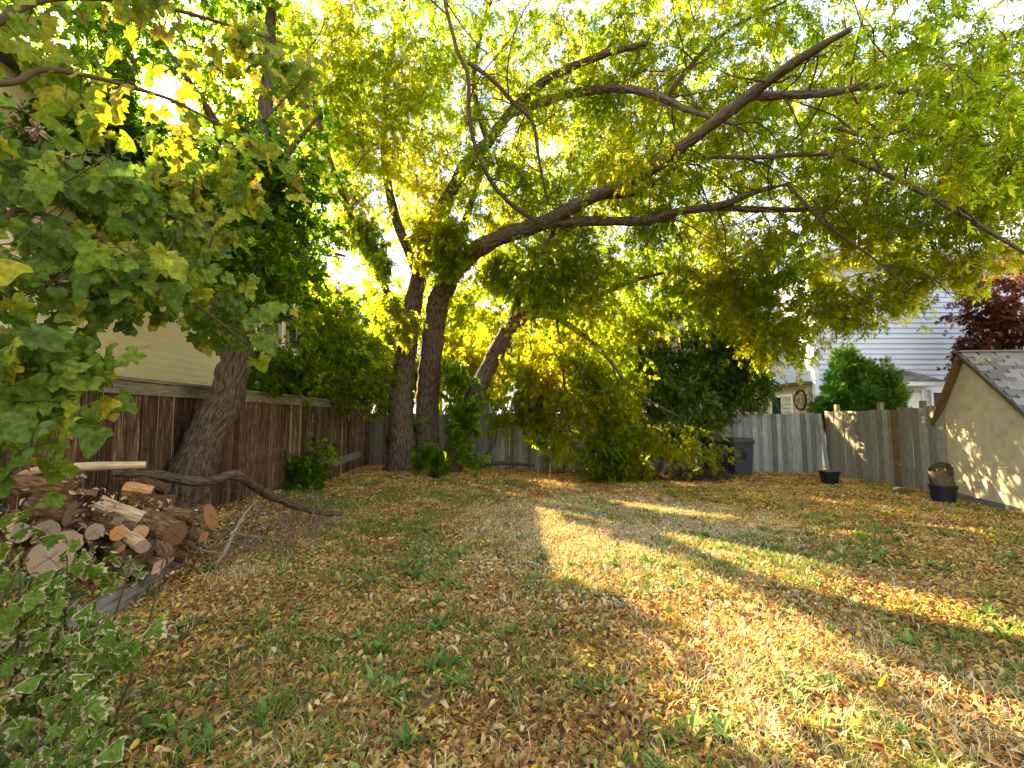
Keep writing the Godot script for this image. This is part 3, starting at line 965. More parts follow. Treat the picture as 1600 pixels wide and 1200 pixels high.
func finish_crown(tree: Node3D, c: Crown, shapes: Array[ArrayMesh], palette: Gradient, size := 1.0, scatter := 0.5, twig_r := 0.005, down := 0.8, leaf_mat: Material = null, bare := 0.0) -> void:
	var order := range(c.reach.size())
	var near := PackedFloat32Array()
	for p in c.reach:
		var best := 1e9
		for q in c.wood:
			best = minf(best, q.distance_squared_to(p))
		near.append(best)
	order.sort_custom(func(a, b): return near[a] < near[b])
	var twigs := Mb.new()
	var wood := c.wood.duplicate()
	var xf: Array = []
	var cols: Array = []
	for s in shapes:
		xf.append([] as Array[Transform3D])
		cols.append(PackedColorArray())
	for at in order:
		var p: Vector3 = c.reach[at]
		if bare > 0.0 and near[at] < bare * bare and rng.randf() < 0.8:
			continue                                     # the heavy limbs stay clear of leaves
		var best := 1e9
		var from := Vector3.ZERO
		for q in wood:
			var dd := q.distance_squared_to(p)
			if dd < best:
				best = dd
				from = q
		var ln := sqrt(best)
		var bend := from.lerp(p, 0.5) + Vector3(rng.randfn(), rng.randfn() + 0.6, rng.randfn()) * 0.10 * ln
		var path := PackedVector3Array()
		var rad := PackedFloat32Array()
		var parts := clampi(int(ln / 0.35) + 2, 2, 7)
		for k in parts + 1:
			var s := float(k) / parts
			path.append(from.lerp(bend, s).lerp(bend.lerp(p, s), s))
			rad.append(lerpf(twig_r * (1.0 + 1.5 * minf(ln, 3.0)), twig_r * 0.6, s))
			if k > 0:
				wood.append(path[-1])
		tube(twigs, path, rad, 4)
		var lean := (p - from).normalized()
		var left := c.per[at]
		while left > 0:
			var root := path[rng.randi_range(path.size() / 2, path.size() - 1)]
			var out := (Vector3(rng.randfn(), rng.randfn() * 0.7 - 0.3, rng.randfn()).normalized() + lean * 0.5).normalized()
			var reach := scatter * rng.randf_range(0.6, 1.5)
			var elbow := root + out * reach * 0.55 + Vector3(0, 0.04, 0) * reach
			var tip := root + out * reach + Vector3(0, -0.28, 0) * reach * down
			var hung := 0
			for k in rng.randi_range(4, 6):
				left -= 1
				var s := (k + 1.0) / 6.0
				var q := root.lerp(elbow, s).lerp(elbow.lerp(tip, s), s) + Vector3(rng.randfn(), rng.randfn(), rng.randfn()) * 0.018
				if q.y < 0.06 or in_sun_gap(q):
					continue
				hung += 1
				var yaxis := -(Vector3(rng.randfn() * 0.5, -down + rng.randfn() * 0.3, rng.randfn() * 0.5) + out * 0.55).normalized()
				var x := yaxis.cross(Vector3(rng.randfn(), 0.2, rng.randfn())).normalized()
				var sc := size * rng.randf_range(0.65, 1.25)
				var w := rng.randi() % shapes.size()
				xf[w].append(Transform3D(Basis(x, yaxis, x.cross(yaxis)).scaled(Vector3(sc, sc, sc)), q))
				var n := clampf(c.tone[at] + 0.5 * noise.get_noise_3dv(p * 3.0) + rng.randfn(0, 0.13), 0.0, 1.0)
				cols[w].append(palette.sample(n) * rng.randf_range(0.85, 1.15))
			if hung > 1:
				tube(twigs, PackedVector3Array([root, elbow.lerp((root + tip) * 0.5, 0.5), tip]), PackedFloat32Array([twig_r * 0.7, twig_r * 0.5, twig_r * 0.25]), 3)
	if not twigs.v.is_empty():
		part("twigs", twigs.mesh(), M.twig, tree).set_meta("kind", "stuff")
	for k in shapes.size():
		many("foliage", shapes[k], leaf_mat if leaf_mat else M.leaf, xf[k], cols[k], tree)


func limb(tree: Node3D, c: Crown, called: String, pts: Array, r: Array, sides := 12, mat: Material = null, rough := 0.16) -> void:
	var path := curve(pts, 8)
	var mb := Mb.new()
	tube(mb, path, spread(r, 8), sides, Color.WHITE, rough, true)
	part(called, mb.mesh(), mat if mat else M.bark, tree)
	if called != "trunk":
		for p in path:
			c.wood.append(p)
	else:
		c.wood.append(path[-1])


func bare_twigs(tree: Node3D, c: Crown, count: int, seed_: int) -> void:      # leafless forked shoots off the limbs
	var rg := RandomNumberGenerator.new()
	rg.seed = seed_
	var mb := Mb.new()
	for k in count:
		var a := c.wood[rg.randi() % c.wood.size()]
		var d := Vector3(rg.randfn() + 0.35, rg.randfn() * 0.8, rg.randfn() * 0.7 + 0.2).normalized()
		var ln := rg.randf_range(0.8, 2.8)
		var pts := [a]
		for j in 4:
			d = (d + Vector3(rg.randfn(), rg.randfn() - 0.25, rg.randfn()) * 0.28).normalized()
			pts.append(pts[-1] + d * ln / 4)
			if j > 0:
				var e := (d + Vector3(rg.randfn(), rg.randfn(), rg.randfn()) * 0.7).normalized()
				var l2 := ln * rg.randf_range(0.15, 0.4)
				tube(mb, PackedVector3Array([pts[-1], pts[-1] + e * l2 * 0.5, pts[-1] + e * l2 + Vector3(0, -0.1, 0) * l2]), PackedFloat32Array([0.008, 0.005, 0.002]), 4)
		tube(mb, curve(pts, 3), spread([0.019, 0.016, 0.012, 0.008, 0.003], 3), 5)
	part("bare_twigs", mb.mesh(), M.twig, tree).set_meta("kind", "stuff")


func box_elder_palette() -> Gradient:
	return ramp([Color(0.17, 0.27, 0.035), Color(0.26, 0.38, 0.04), Color(0.38, 0.48, 0.045), Color(0.49, 0.54, 0.05), Color(0.60, 0.55, 0.055), Color(0.64, 0.51, 0.06)])


func make_big_trees() -> void:
	var shapes: Array[ArrayMesh] = [sprig(1, 7, 0.075, 0.03, 0.13), sprig(2, 6, 0.085, 0.034, 0.12), sprig(3, 5, 0.07, 0.032, 0.1), sprig(4, 8, 0.07, 0.026, 0.15)]
	# the upright stem by the corner
	var t := thing("ash_tree", "straight thick tree trunk nearest the brown fence corner with bright yellow green crown", "tree")
	var c := Crown.new()
	limb(t, c, "trunk", [Vector3(-3.28, -0.00, -13.90), Vector3(-3.29, 0.37, -13.90), Vector3(-3.32, 0.98, -13.90), Vector3(-3.34, 2.32, -13.90), Vector3(-3.17, 3.87, -13.80), Vector3(-2.82, 6.01, -13.70), Vector3(-2.11, 7.88, -13.40)], [0.62, 0.46, 0.40, 0.36, 0.30, 0.25, 0.21], 22, null, 0.22)
	limb(t, c, "limb", [Vector3(-2.11, 7.88, -13.40), Vector3(-1.35, 9.11, -13.00), Vector3(-0.69, 9.48, -12.50), Vector3(-0.07, 9.97, -12.00), Vector3(0.83, 10.36, -11.30), Vector3(2.01, 10.36, -10.50), Vector3(3.04, 10.12, -9.80)], [0.21, 0.175, 0.155, 0.14, 0.11, 0.085, 0.05], 14, null, 0.24)
	limb(t, c, "limb", [Vector3(-2.82, 6.01, -13.70), Vector3(-3.61, 7.97, -13.60), Vector3(-3.89, 10.09, -13.40), Vector3(-3.64, 12.43, -13.00), Vector3(-2.99, 14.39, -12.50)], [0.17, 0.14, 0.11, 0.08, 0.04])
	limb(t, c, "limb", [Vector3(-3.11, 4.46, -13.80), Vector3(-3.93, 5.85, -13.20), Vector3(-4.53, 7.41, -12.40), Vector3(-5.06, 9.31, -11.60), Vector3(-5.19, 10.95, -11.00)], [0.12, 0.10, 0.08, 0.06, 0.03], 9)
	limb(t, c, "limb", [Vector3(-0.07, 9.97, -12.00), Vector3(1.33, 10.05, -11.40), Vector3(2.41, 9.64, -10.60), Vector3(3.10, 9.09, -10.00), Vector3(3.73, 8.19, -9.30), Vector3(4.43, 7.46, -8.70)], [0.12, 0.11, 0.1, 0.09, 0.06, 0.03], 9)
	limb(t, c, "limb", [Vector3(-0.69, 9.48, -12.50), Vector3(-1.09, 11.17, -12.40), Vector3(-0.72, 13.12, -12.20), Vector3(0.00, 14.85, -12.00)], [0.1, 0.08, 0.06, 0.03], 9)
	add_mass(c, Vector3(-3.91, 8.58, -13.60), Vector3(2.6, 4.8, 2.2), 780, 0.67, 13)
	add_mass(c, Vector3(-5.52, 10.54, -12.60), Vector3(2.1, 2.8, 1.8), 330, 0.61, 13)
	add_mass(c, Vector3(-2.56, 11.94, -12.40), Vector3(2.7, 2.3, 2.0), 380, 0.53, 13)
	add_mass(c, Vector3(-3.70, 3.96, -13.20), Vector3(1.0, 1.0, 0.7), 110, 0.61, 12)
	add_mass(c, Vector3(1.74, 11.62, -11.80), Vector3(3.6, 2.2, 2.2), 520, 0.55, 12)
	add_mass(c, Vector3(-4.54, 5.72, -12.80), Vector3(1.5, 1.8, 1.0), 330, 0.53, 12)
	add_mass(c, Vector3(-5.61, 11.73, -11.50), Vector3(2.0, 1.6, 1.5), 150, 0.63, 12)
	add_mass(c, Vector3(-4.41, 2.77, -12.40), Vector3(0.9, 0.7, 0.7), 100, 0.45, 11)
	add_mass(c, Vector3(-1.85, 6.35, -13.00), Vector3(1.4, 1.6, 0.7), 240, 0.67, 12)
	add_mass(c, Vector3(-2.77, 3.68, -13.20), Vector3(0.8, 0.5, 0.4), 50, 0.71, 10)
	add_mass(c, Vector3(-3.29, 4.75, -12.60), Vector3(0.9, 1.1, 0.4), 120, 0.62, 11)
	add_mass(c, Vector3(-4.05, 5.44, -11.90), Vector3(0.9, 1.0, 0.5), 100, 0.55, 11)
	add_mass(c, Vector3(-1.92, 6.60, -12.20), Vector3(0.9, 0.9, 0.3), 80, 0.62, 10)
	add_mass(c, Vector3(-0.48, 8.74, -11.00), Vector3(1.1, 0.9, 0.4), 70, 0.6, 9)
	add_mass(c, Vector3(5.19, 11.05, -10.00), Vector3(3.2, 1.8, 2.2), 320, 0.55, 11)
	bare_twigs(t, c, 70, 1)
	finish_crown(t, c, shapes, box_elder_palette(), 1.15, 0.5, 0.006, 0.8, null, 0.3)

	# the two stems that lean over the yard
	t = thing("ash_tree", "leaning multi stem tree whose long bare limbs reach right over the lawn", "tree")
	c = Crown.new()
	limb(t, c, "trunk", [Vector3(-2.61, -0.06, -14.40), Vector3(-2.62, 0.46, -14.40), Vector3(-2.64, 1.75, -14.30), Vector3(-2.52, 3.32, -14.10), Vector3(-2.31, 4.85, -13.80), Vector3(-2.03, 5.56, -13.50)], [0.52, 0.40, 0.36, 0.34, 0.335, 0.31], 22, null, 0.2)
	limb(t, c, "limb", [Vector3(-2.03, 5.56, -13.50), Vector3(-1.38, 6.29, -13.10), Vector3(-0.36, 6.73, -12.60), Vector3(0.86, 6.92, -12.00), Vector3(1.98, 7.12, -11.00), Vector3(2.93, 7.11, -9.90), Vector3(3.68, 7.31, -8.90), Vector3(4.33, 7.54, -8.00), Vector3(4.72, 7.57, -7.20), Vector3(5.10, 7.50, -6.50)], [0.31, 0.265, 0.225, 0.205, 0.155, 0.13, 0.115, 0.1, 0.075, 0.04], 16, null, 0.26)
	limb(t, c, "limb", [Vector3(-2.03, 5.56, -13.50), Vector3(-1.82, 6.57, -13.60), Vector3(-1.53, 7.41, -13.70), Vector3(-1.08, 8.78, -13.60), Vector3(-0.58, 10.49, -13.40)], [0.2, 0.16, 0.13, 0.1, 0.05], 10)
	limb(t, c, "limb", [Vector3(0.69, 6.88, -12.10), Vector3(1.66, 6.77, -11.60), Vector3(3.31, 6.52, -11.00), Vector3(4.02, 6.62, -10.70), Vector3(4.76, 6.56, -10.30), Vector3(5.41, 6.69, -9.90), Vector3(5.88, 6.66, -9.50)], [0.15, 0.125, 0.11, 0.095, 0.085, 0.06, 0.03], 14, null, 0.24)
	limb(t, c, "limb", [Vector3(4.63, 6.59, -10.40), Vector3(5.41, 6.44, -10.20), Vector3(6.31, 6.33, -10.00), Vector3(7.10, 6.28, -9.80)], [0.08, 0.075, 0.06, 0.04], 9)
	limb(t, c, "limb", [Vector3(1.98, 7.12, -11.00), Vector3(3.02, 7.00, -10.50), Vector3(3.89, 7.26, -9.60), Vector3(4.95, 6.96, -9.00), Vector3(5.99, 6.61, -8.30), Vector3(6.53, 5.97, -7.80), Vector3(6.95, 5.34, -7.40), Vector3(7.31, 4.78, -7.10), Vector3(7.84, 4.11, -6.80)], [0.07, 0.06, 0.05, 0.045, 0.042, 0.042, 0.04, 0.035, 0.02], 9)
	limb(t, c, "limb", [Vector3(4.33, 7.54, -8.00), Vector3(5.66, 7.52, -7.90), Vector3(6.56, 7.74, -8.00), Vector3(6.90, 7.31, -7.60), Vector3(7.11, 6.98, -7.20), Vector3(7.55, 6.57, -6.80)], [0.08, 0.07, 0.06, 0.05, 0.04, 0.02], 9)
	limb(t, c, "limb", [Vector3(0.86, 6.84, -12.00), Vector3(0.10, 7.03, -11.40), Vector3(-0.50, 7.45, -10.90), Vector3(-0.84, 8.01, -10.40), Vector3(-0.98, 8.55, -10.00), Vector3(-0.98, 9.27, -9.70), Vector3(-1.23, 9.80, -9.50), Vector3(-1.51, 10.88, -9.20)], [0.06, 0.055, 0.055, 0.052, 0.05, 0.05, 0.046, 0.03], 10)
	limb(t, c, "limb", [Vector3(-0.98, 9.58, -9.70), Vector3(-0.44, 9.32, -9.90), Vector3(0.00, 9.04, -10.20), Vector3(0.49, 8.71, -10.50), Vector3(0.66, 7.96, -10.80), Vector3(0.92, 7.12, -11.40)], [0.05, 0.05, 0.048, 0.045, 0.035, 0.03], 8)
	limb(t, c, "limb", [Vector3(5.88, 6.66, -9.50), Vector3(6.31, 5.57, -9.00), Vector3(6.93, 4.80, -8.70), Vector3(7.46, 4.11, -8.50)], [0.04, 0.035, 0.025, 0.012], 8)
	limb(t, c, "limb", [Vector3(3.62, 9.20, -10.30), Vector3(4.63, 10.24, -9.80), Vector3(5.76, 10.39, -9.00)], [0.06, 0.05, 0.02], 8)
	limb(t, c, "limb", [Vector3(6.10, 7.13, -8.30), Vector3(6.48, 6.68, -7.90), Vector3(6.85, 6.61, -7.60), Vector3(7.19, 5.96, -7.20)], [0.03, 0.03, 0.025, 0.015], 8)
	add_mass(c, Vector3(2.93, 9.77, -12.60), Vector3(3.6, 2.3, 1.8), 620, 0.59, 10)
	add_mass(c, Vector3(0.00, 7.88, -13.40), Vector3(2.0, 2.0, 1.0), 260, 0.61, 13)
	add_mass(c, Vector3(6.79, 8.81, -10.60), Vector3(3.0, 2.2, 1.8), 420, 0.59, 12)
	add_mass(c, Vector3(7.76, 7.19, -8.20), Vector3(2.1, 2.0, 1.6), 250, 0.63, 9)
	add_mass(c, Vector3(7.74, 6.09, -10.20), Vector3(2.6, 0.75, 1.5), 270, 0.69, 9)
	add_mass(c, Vector3(7.49, 4.26, -10.00), Vector3(1.0, 0.6, 0.6), 70, 0.7, 9)
	add_mass(c, Vector3(8.32, 4.76, -8.60), Vector3(1.1, 0.45, 0.6), 50, 0.66, 9)
	add_mass(c, Vector3(2.66, 7.16, -9.20), Vector3(1.8, 0.7, 0.5), 60, 0.62, 8)
	add_mass(c, Vector3(8.21, 4.44, -9.20), Vector3(1.0, 0.6, 0.7), 34, 0.69, 8)
	add_mass(c, Vector3(8.41, 5.84, -8.00), Vector3(1.3, 0.8, 1.2), 110, 0.58, 10)
	add_mass(c, Vector3(5.49, 5.64, -5.20), Vector3(0.9, 0.45, 0.9), 30, 0.65, 8)
	add_mass(c, Vector3(5.50, 6.91, -6.00), Vector3(1.2, 0.5, 0.9), 40, 0.65, 8)
	add_mass(c, Vector3(6.16, 4.92, -5.60), Vector3(0.7, 0.45, 0.8), 22, 0.63, 8)
	add_mass(c, Vector3(11.40, 6.93, -8.00), Vector3(2.2, 2.2, 2.6), 130, 0.53, 12)
	add_mass(c, Vector3(4.02, 7.32, -12.20), Vector3(3.0, 1.0, 1.4), 280, 0.59, 10)
	add_mass(c, Vector3(6.51, 4.98, -11.80), Vector3(2.2, 1.4, 1.0), 300, 0.71, 10)
	add_mass(c, Vector3(7.09, 3.65, -11.90), Vector3(1.1, 0.6, 0.6), 60, 0.63, 9)
	add_mass(c, Vector3(5.74, 6.21, -12.60), Vector3(1.6, 0.9, 0.9), 130, 0.53, 10)
	bare_twigs(t, c, 120, 2)
	finish_crown(t, c, shapes, box_elder_palette(), 1.3, 0.5, 0.006, 0.8, null, 0.3)

	# the third stem and its hanging curtain of leaves
	t = thing("ash_tree", "slanting dark tree stem behind the saplings with a leaf curtain hanging to the ground", "tree")
	c = Crown.new()
	limb(t, c, "trunk", [Vector3(-1.87, 0.03, -13.60), Vector3(-1.69, 0.72, -13.60), Vector3(-1.36, 1.65, -13.60), Vector3(-0.90, 2.72, -13.50), Vector3(-0.41, 3.69, -13.30), Vector3(-0.06, 4.28, -13.10)], [0.4, 0.29, 0.26, 0.25, 0.24, 0.22], 18, null, 0.2)
	limb(t, c, "limb", [Vector3(-0.06, 4.28, -13.10), Vector3(0.55, 4.83, -12.90), Vector3(1.91, 4.90, -12.90), Vector3(3.04, 5.45, -13.00), Vector3(4.31, 5.89, -13.20), Vector3(5.67, 6.08, -13.30)], [0.2, 0.13, 0.08, 0.065, 0.05, 0.02], 10)
	limb(t, c, "limb", [Vector3(-0.06, 4.28, -13.10), Vector3(0.89, 4.57, -12.60), Vector3(1.81, 3.98, -12.30), Vector3(2.54, 3.25, -12.10), Vector3(3.17, 2.40, -12.00), Vector3(4.29, 1.73, -11.90)], [0.17, 0.1, 0.075, 0.05, 0.03, 0.015], 10)
	limb(t, c, "limb", [Vector3(-0.06, 4.28, -13.10), Vector3(0.37, 5.57, -12.90), Vector3(0.90, 6.39, -12.60), Vector3(1.42, 7.41, -12.40)], [0.14, 0.1, 0.07, 0.03], 10)
	limb(t, c, "limb", [Vector3(1.24, 4.39, -12.60), Vector3(1.37, 2.93, -12.30), Vector3(1.44, 1.73, -12.20), Vector3(1.67, 0.90, -12.10)], [0.04, 0.035, 0.025, 0.012], 7)
	add_mass(c, Vector3(1.39, 3.64, -12.40), Vector3(1.5, 1.9, 0.8), 400, 0.71, 11)
	add_mass(c, Vector3(1.67, 2.23, -12.00), Vector3(1.5, 1.2, 0.5), 190, 0.7, 12)
	add_mass(c, Vector3(2.62, 0.91, -11.90), Vector3(0.9, 0.6, 0.4), 80, 0.55, 11)
	add_mass(c, Vector3(0.85, 5.47, -12.00), Vector3(1.5, 1.0, 0.4), 130, 0.66, 11)
	add_mass(c, Vector3(0.18, 2.27, -12.70), Vector3(0.8, 1.0, 0.5), 110, 0.53, 12)
	add_mass(c, Vector3(2.72, 2.58, -12.20), Vector3(0.9, 1.3, 0.5), 150, 0.63, 12)
	add_mass(c, Vector3(3.11, 0.81, -12.20), Vector3(0.75, 0.7, 0.4), 90, 0.43, 11)
	add_mass(c, Vector3(1.68, 1.06, -12.20), Vector3(0.8, 0.6, 0.4), 60, 0.55, 10)
	add_mass(c, Vector3(4.43, 1.08, -11.90), Vector3(0.9, 0.45, 0.35), 36, 0.53, 8)
	add_mass(c, Vector3(3.42, 4.78, -13.50), Vector3(1.3, 0.9, 0.7), 110, 0.53, 12)
	add_mass(c, Vector3(1.90, 6.30, -13.40), Vector3(2.8, 1.5, 1.2), 420, 0.51, 12)
	add_mass(c, Vector3(5.13, 5.72, -13.40), Vector3(1.8, 1.3, 0.9), 230, 0.51, 12)
	add_mass(c, Vector3(-0.74, 5.41, -13.00), Vector3(1.0, 1.3, 0.5), 120, 0.65, 10)
	add_mass(c, Vector3(-1.19, 3.53, -14.20), Vector3(0.9, 1.3, 0.5), 100, 0.75, 12)
	bare_twigs(t, c, 40, 3)
	finish_crown(t, c, shapes, box_elder_palette(), 1.15, 0.5, 0.006, 0.8, null, 0.4)


func make_left_tree() -> void:
	var shapes: Array[ArrayMesh] = [sprig(11, 7, 0.09, 0.05, 0.12), sprig(12, 6, 0.1, 0.055, 0.12), sprig(13, 5, 0.09, 0.05, 0.1)]
	var t := thing("leaning_tree", "thick leaning grey trunk rising past the brown fence above the woodpile", "tree")
	var c := Crown.new()
	limb(t, c, "trunk", [Vector3(-4.50, 0.13, -6.40), Vector3(-4.48, 0.59, -6.45), Vector3(-4.45, 0.94, -6.50), Vector3(-4.33, 1.42, -6.60), Vector3(-4.17, 1.96, -6.70), Vector3(-4.11, 2.47, -6.80), Vector3(-4.13, 3.16, -6.95), Vector3(-4.15, 4.01, -7.10), Vector3(-4.21, 5.15, -7.30), Vector3(-4.23, 6.49, -7.50), Vector3(-4.25, 7.84, -7.60), Vector3(-4.27, 9.77, -7.60)], [0.42, 0.33, 0.275, 0.245, 0.225, 0.21, 0.195, 0.18, 0.16, 0.13, 0.1, 0.06], 24, M.old_bark, 0.2)
	limb(t, c, "limb", [Vector3(-4.15, 4.01, -7.10), Vector3(-4.91, 4.93, -7.30), Vector3(-5.77, 5.86, -7.40), Vector3(-6.72, 6.62, -7.20)], [0.11, 0.09, 0.07, 0.03], 10, M.old_bark)
	limb(t, c, "limb", [Vector3(-4.15, 3.37, -7.00), Vector3(-3.99, 4.18, -7.60), Vector3(-3.74, 4.74, -8.20), Vector3(-3.26, 4.83, -8.80)], [0.08, 0.06, 0.045, 0.02], 9, M.old_bark)
	limb(t, c, "limb", [Vector3(-4.21, 5.15, -7.30), Vector3(-4.06, 6.44, -8.00), Vector3(-3.76, 7.59, -8.60)], [0.08, 0.06, 0.02], 9, M.old_bark)
	limb(t, c, "limb", [Vector3(-4.20, 5.37, -7.30), Vector3(-4.93, 6.62, -7.20), Vector3(-5.69, 7.79, -7.00)], [0.09, 0.06, 0.02], 9, M.old_bark)
	add_mass(c, Vector3(-5.01, 5.18, -7.60), Vector3(1.2, 1.0, 1.0), 130, 0.35, 11, 0.0, false)
	add_mass(c, Vector3(-6.58, 5.86, -7.60), Vector3(1.4, 1.2, 1.0), 110, 0.35, 11, 0.0, false)
	add_mass(c, Vector3(-3.92, 4.76, -8.60), Vector3(1.0, 1.1, 1.0), 75, 0.42, 10)
	add_mass(c, Vector3(-3.64, 3.47, -9.60), Vector3(0.9, 0.8, 0.8), 60, 0.45, 10)
	add_mass(c, Vector3(-4.34, 2.91, -8.60), Vector3(0.6, 0.5, 0.6), 32, 0.42, 10)
	add_mass(c, Vector3(-3.45, 3.73, -6.00), Vector3(0.65, 0.7, 0.5), 60, 0.35, 10, 0.0, false)
	add_mass(c, Vector3(-3.51, 5.01, -6.60), Vector3(0.6, 0.9, 0.5), 70, 0.4, 12, 0.0, false)
	add_mass(c, Vector3(-6.97, 7.18, -7.20), Vector3(1.6, 1.6, 1.2), 180, 0.25, 15, 0.0, false)
	add_mass(c, Vector3(-4.90, 7.30, -8.00), Vector3(1.4, 1.4, 1.2), 70, 0.45, 11)
	add_mass(c, Vector3(-5.66, 9.16, -7.60), Vector3(2.2, 1.0, 1.2), 70, 0.45, 11)
	finish_crown(t, c, shapes, ramp([Color(0.12, 0.21, 0.04), Color(0.18, 0.29, 0.042), Color(0.3, 0.41, 0.042), Color(0.46, 0.49, 0.04), Color(0.58, 0.5, 0.04)]), 1.05, 0.5)


func make_back_trees() -> void:
	var shapes: Array[ArrayMesh] = [sprig(21, 8, 0.11, 0.055, 0.16), sprig(22, 7, 0.12, 0.06, 0.16)]
	var pal := ramp([Color(0.09, 0.17, 0.025), Color(0.17, 0.27, 0.03), Color(0.32, 0.40, 0.03), Color(0.48, 0.48, 0.035), Color(0.56, 0.48, 0.045)])
	var list := [
		["golden leaved tree glowing in the sun behind the back fence", Vector3(-1.3, 0, -18.6), Vector3(2.3, 3.0, 1.6), 4.2, 190, 0.78],
		["tall green tree behind the corner of the two fences", Vector3(-5.2, 0, -18.2), Vector3(1.9, 3.2, 1.6), 4.6, 150, 0.5],
		["green tree behind the back fence above the hanging leaf curtain", Vector3(2.6, 0, -19.5), Vector3(2.4, 2.6, 1.5), 4.2, 150, 0.45],
		["tall yellow green tree farther back between the tree stems and the evergreen", Vector3(0.6, 0, -24.0), Vector3(3.6, 3.4, 2.2), 6.6, 200, 0.55],
		["tall pale green tree farther back over the ivy clad evergreen", Vector3(4.6, 0, -23.5), Vector3(3.2, 3.4, 2.0), 6.4, 210, 0.6],
		["tall green tree far back beyond the corner, left of the straight trunk", Vector3(-9.0, 0, -25.0), Vector3(3.4, 4.0, 2.0), 6.8, 210, 0.5],
		["yellow green tree far back seen between the two thick trunks", Vector3(-4.2, 0, -26.0), Vector3(3.0, 4.0, 2.0), 6.6, 190, 0.62],
		["far green tree behind the middle of the back fence", Vector3(6.0, 0, -27.0), Vector3(3.4, 2.6, 2.2), 4.6, 130, 0.4],
	]
	for a in list:
		var t := thing("garden_tree", a[0], "tree", Vector3.ZERO, "trees behind the back fence")
		var c := Crown.new()
		var b: Vector3 = a[1]
		limb(t, c, "trunk", [b, b + Vector3(0.1, a[3] * 0.5, 0), b + Vector3(0, a[3], 0)], [0.22, 0.17, 0.1], 10)
		limb(t, c, "limb", [b + Vector3(0, a[3] * 0.6, 0), b + Vector3(0.9, a[3] * 0.9, 0.2), b + Vector3(1.4, a[3] + 1.0, 0.2)], [0.09, 0.06, 0.02], 7)
		limb(t, c, "limb", [b + Vector3(0, a[3] * 0.55, 0), b + Vector3(-0.9, a[3] * 0.9, 0.2), b + Vector3(-1.3, a[3] + 1.0, 0.2)], [0.09, 0.06, 0.02], 7)
		add_mass(c, b + Vector3(0, a[3], 0), a[2], a[4], a[5], 20, 0.05)
		finish_crown(t, c, shapes, pal, 1.2, 0.5)
	# the dark evergreen that spills over the back fence
	var t := thing("ivy_clad_evergreen", "dense dark green evergreen smothered in ivy spilling over the back fence", "evergreen")
	var c := Crown.new()
	limb(t, c, "trunk", [Vector3(5.1, 0, -15.6), Vector3(5.1, 2, -15.6), Vector3(5.2, 4.2, -15.5)], [0.25, 0.2, 0.08], 10)
	add_mass(c, Vector3(5.22, 2.75, -14.40), Vector3(1.7, 1.9, 0.8), 300, 0.3, 22, 0.2)
	add_mass(c, Vector3(6.77, 4.41, -14.60), Vector3(1.3, 1.5, 0.7), 200, 0.3, 22, 0.2)
	add_mass(c, Vector3(3.83, 3.56, -14.40), Vector3(1.0, 1.2, 0.6), 130, 0.34, 20, 0.15)
	add_mass(c, Vector3(7.43, 2.95, -14.40), Vector3(0.7, 0.9, 0.5), 80, 0.34, 20, 0.15)
	add_mass(c, Vector3(4.42, 1.36, -13.90), Vector3(1.3, 0.7, 0.4), 110, 0.42, 18, 0.1)
	var ivy: Array[ArrayMesh] = [sprig(31, 8, 0.06, 0.04, 0.14), sprig(32, 9, 0.055, 0.034, 0.16)]
	finish_crown(t, c, ivy, ramp([Color(0.025, 0.055, 0.01), Color(0.05, 0.10, 0.012), Color(0.10, 0.16, 0.014), Color(0.2, 0.22, 0.02), Color(0.36, 0.28, 0.03)]), 1.1, 0.4, 0.004, 0.8, M.evergreen)
	# hedge behind the brown fence
	for k in 3:
		t = thing("garden_shrub", ["leafy green shrub over the brown fence right beside the leaning trunk", "dark green shrub over the brown fence midway to the corner", "pale green shrub over the far end of the brown fence"][k], "shrub", Vector3.ZERO, "shrubs behind the brown fence")
		c = Crown.new()
		var b: Vector3 = [Vector3(-5.7, 0, -10.6), Vector3(-5.8, 0, -12.6), Vector3(-5.6, 0, -14.8)][k]
		limb(t, c, "stem", [b, b + Vector3(0.1, 1.2, 0), b + Vector3(0, 2.2, 0)], [0.05, 0.04, 0.02], 7)
		add_mass(c, b + Vector3(0, 2.3, 0), Vector3(0.75, 0.85, 1.0), 70, [0.12, 0.05, 0.4][k], 18, 0.0)
		finish_crown(t, c, shapes, pal, 0.75, 0.3)
	# round conifer behind the olive fence
	t = thing("conifer_shrub", "bright green bushy conifer above the olive fence in front of the pale house", "conifer")
	c = Crown.new()
	limb(t, c, "trunk", [Vector3(11.0, 0, -14.6), Vector3(11.0, 2.0, -14.6), Vector3(11.05, 3.5, -14.6)], [0.12, 0.09, 0.02], 8)
	for k in 13:
		var cx: float = [0.0, -0.7, 0.75, -0.35, 0.4, 0.62, -0.9, 1.05, 0.0, -0.15, 0.2, -0.55, 0.95][k]
		var cy: float = [3.0, 2.2, 2.3, 2.6, 2.5, 2.75, 1.7, 1.9, 2.0, 3.3, 2.9, 1.6, 1.5][k]
		add_mass(c, Vector3(11.0 + cx, cy, -14.6 + 0.3 * (k % 3 - 1)), Vector3(0.34, 0.62, 0.34), 60, 0.45, 26, -0.4)
	var needles: Array[ArrayMesh] = [sprig(41, 12, 0.07, 0.014, 0.16, 0.5), sprig(42, 13, 0.06, 0.013, 0.16, 0.45)]
	finish_crown(t, c, needles, ramp([Color(0.035, 0.09, 0.014), Color(0.055, 0.14, 0.014), Color(0.09, 0.19, 0.016), Color(0.15, 0.22, 0.02)]), 1.0, 0.16, 0.003, -0.8, M.evergreen)
	# red Japanese maple
	t = thing("red_maple", "purple red leaved small maple behind the shed roof at the right edge", "tree")
	c = Crown.new()
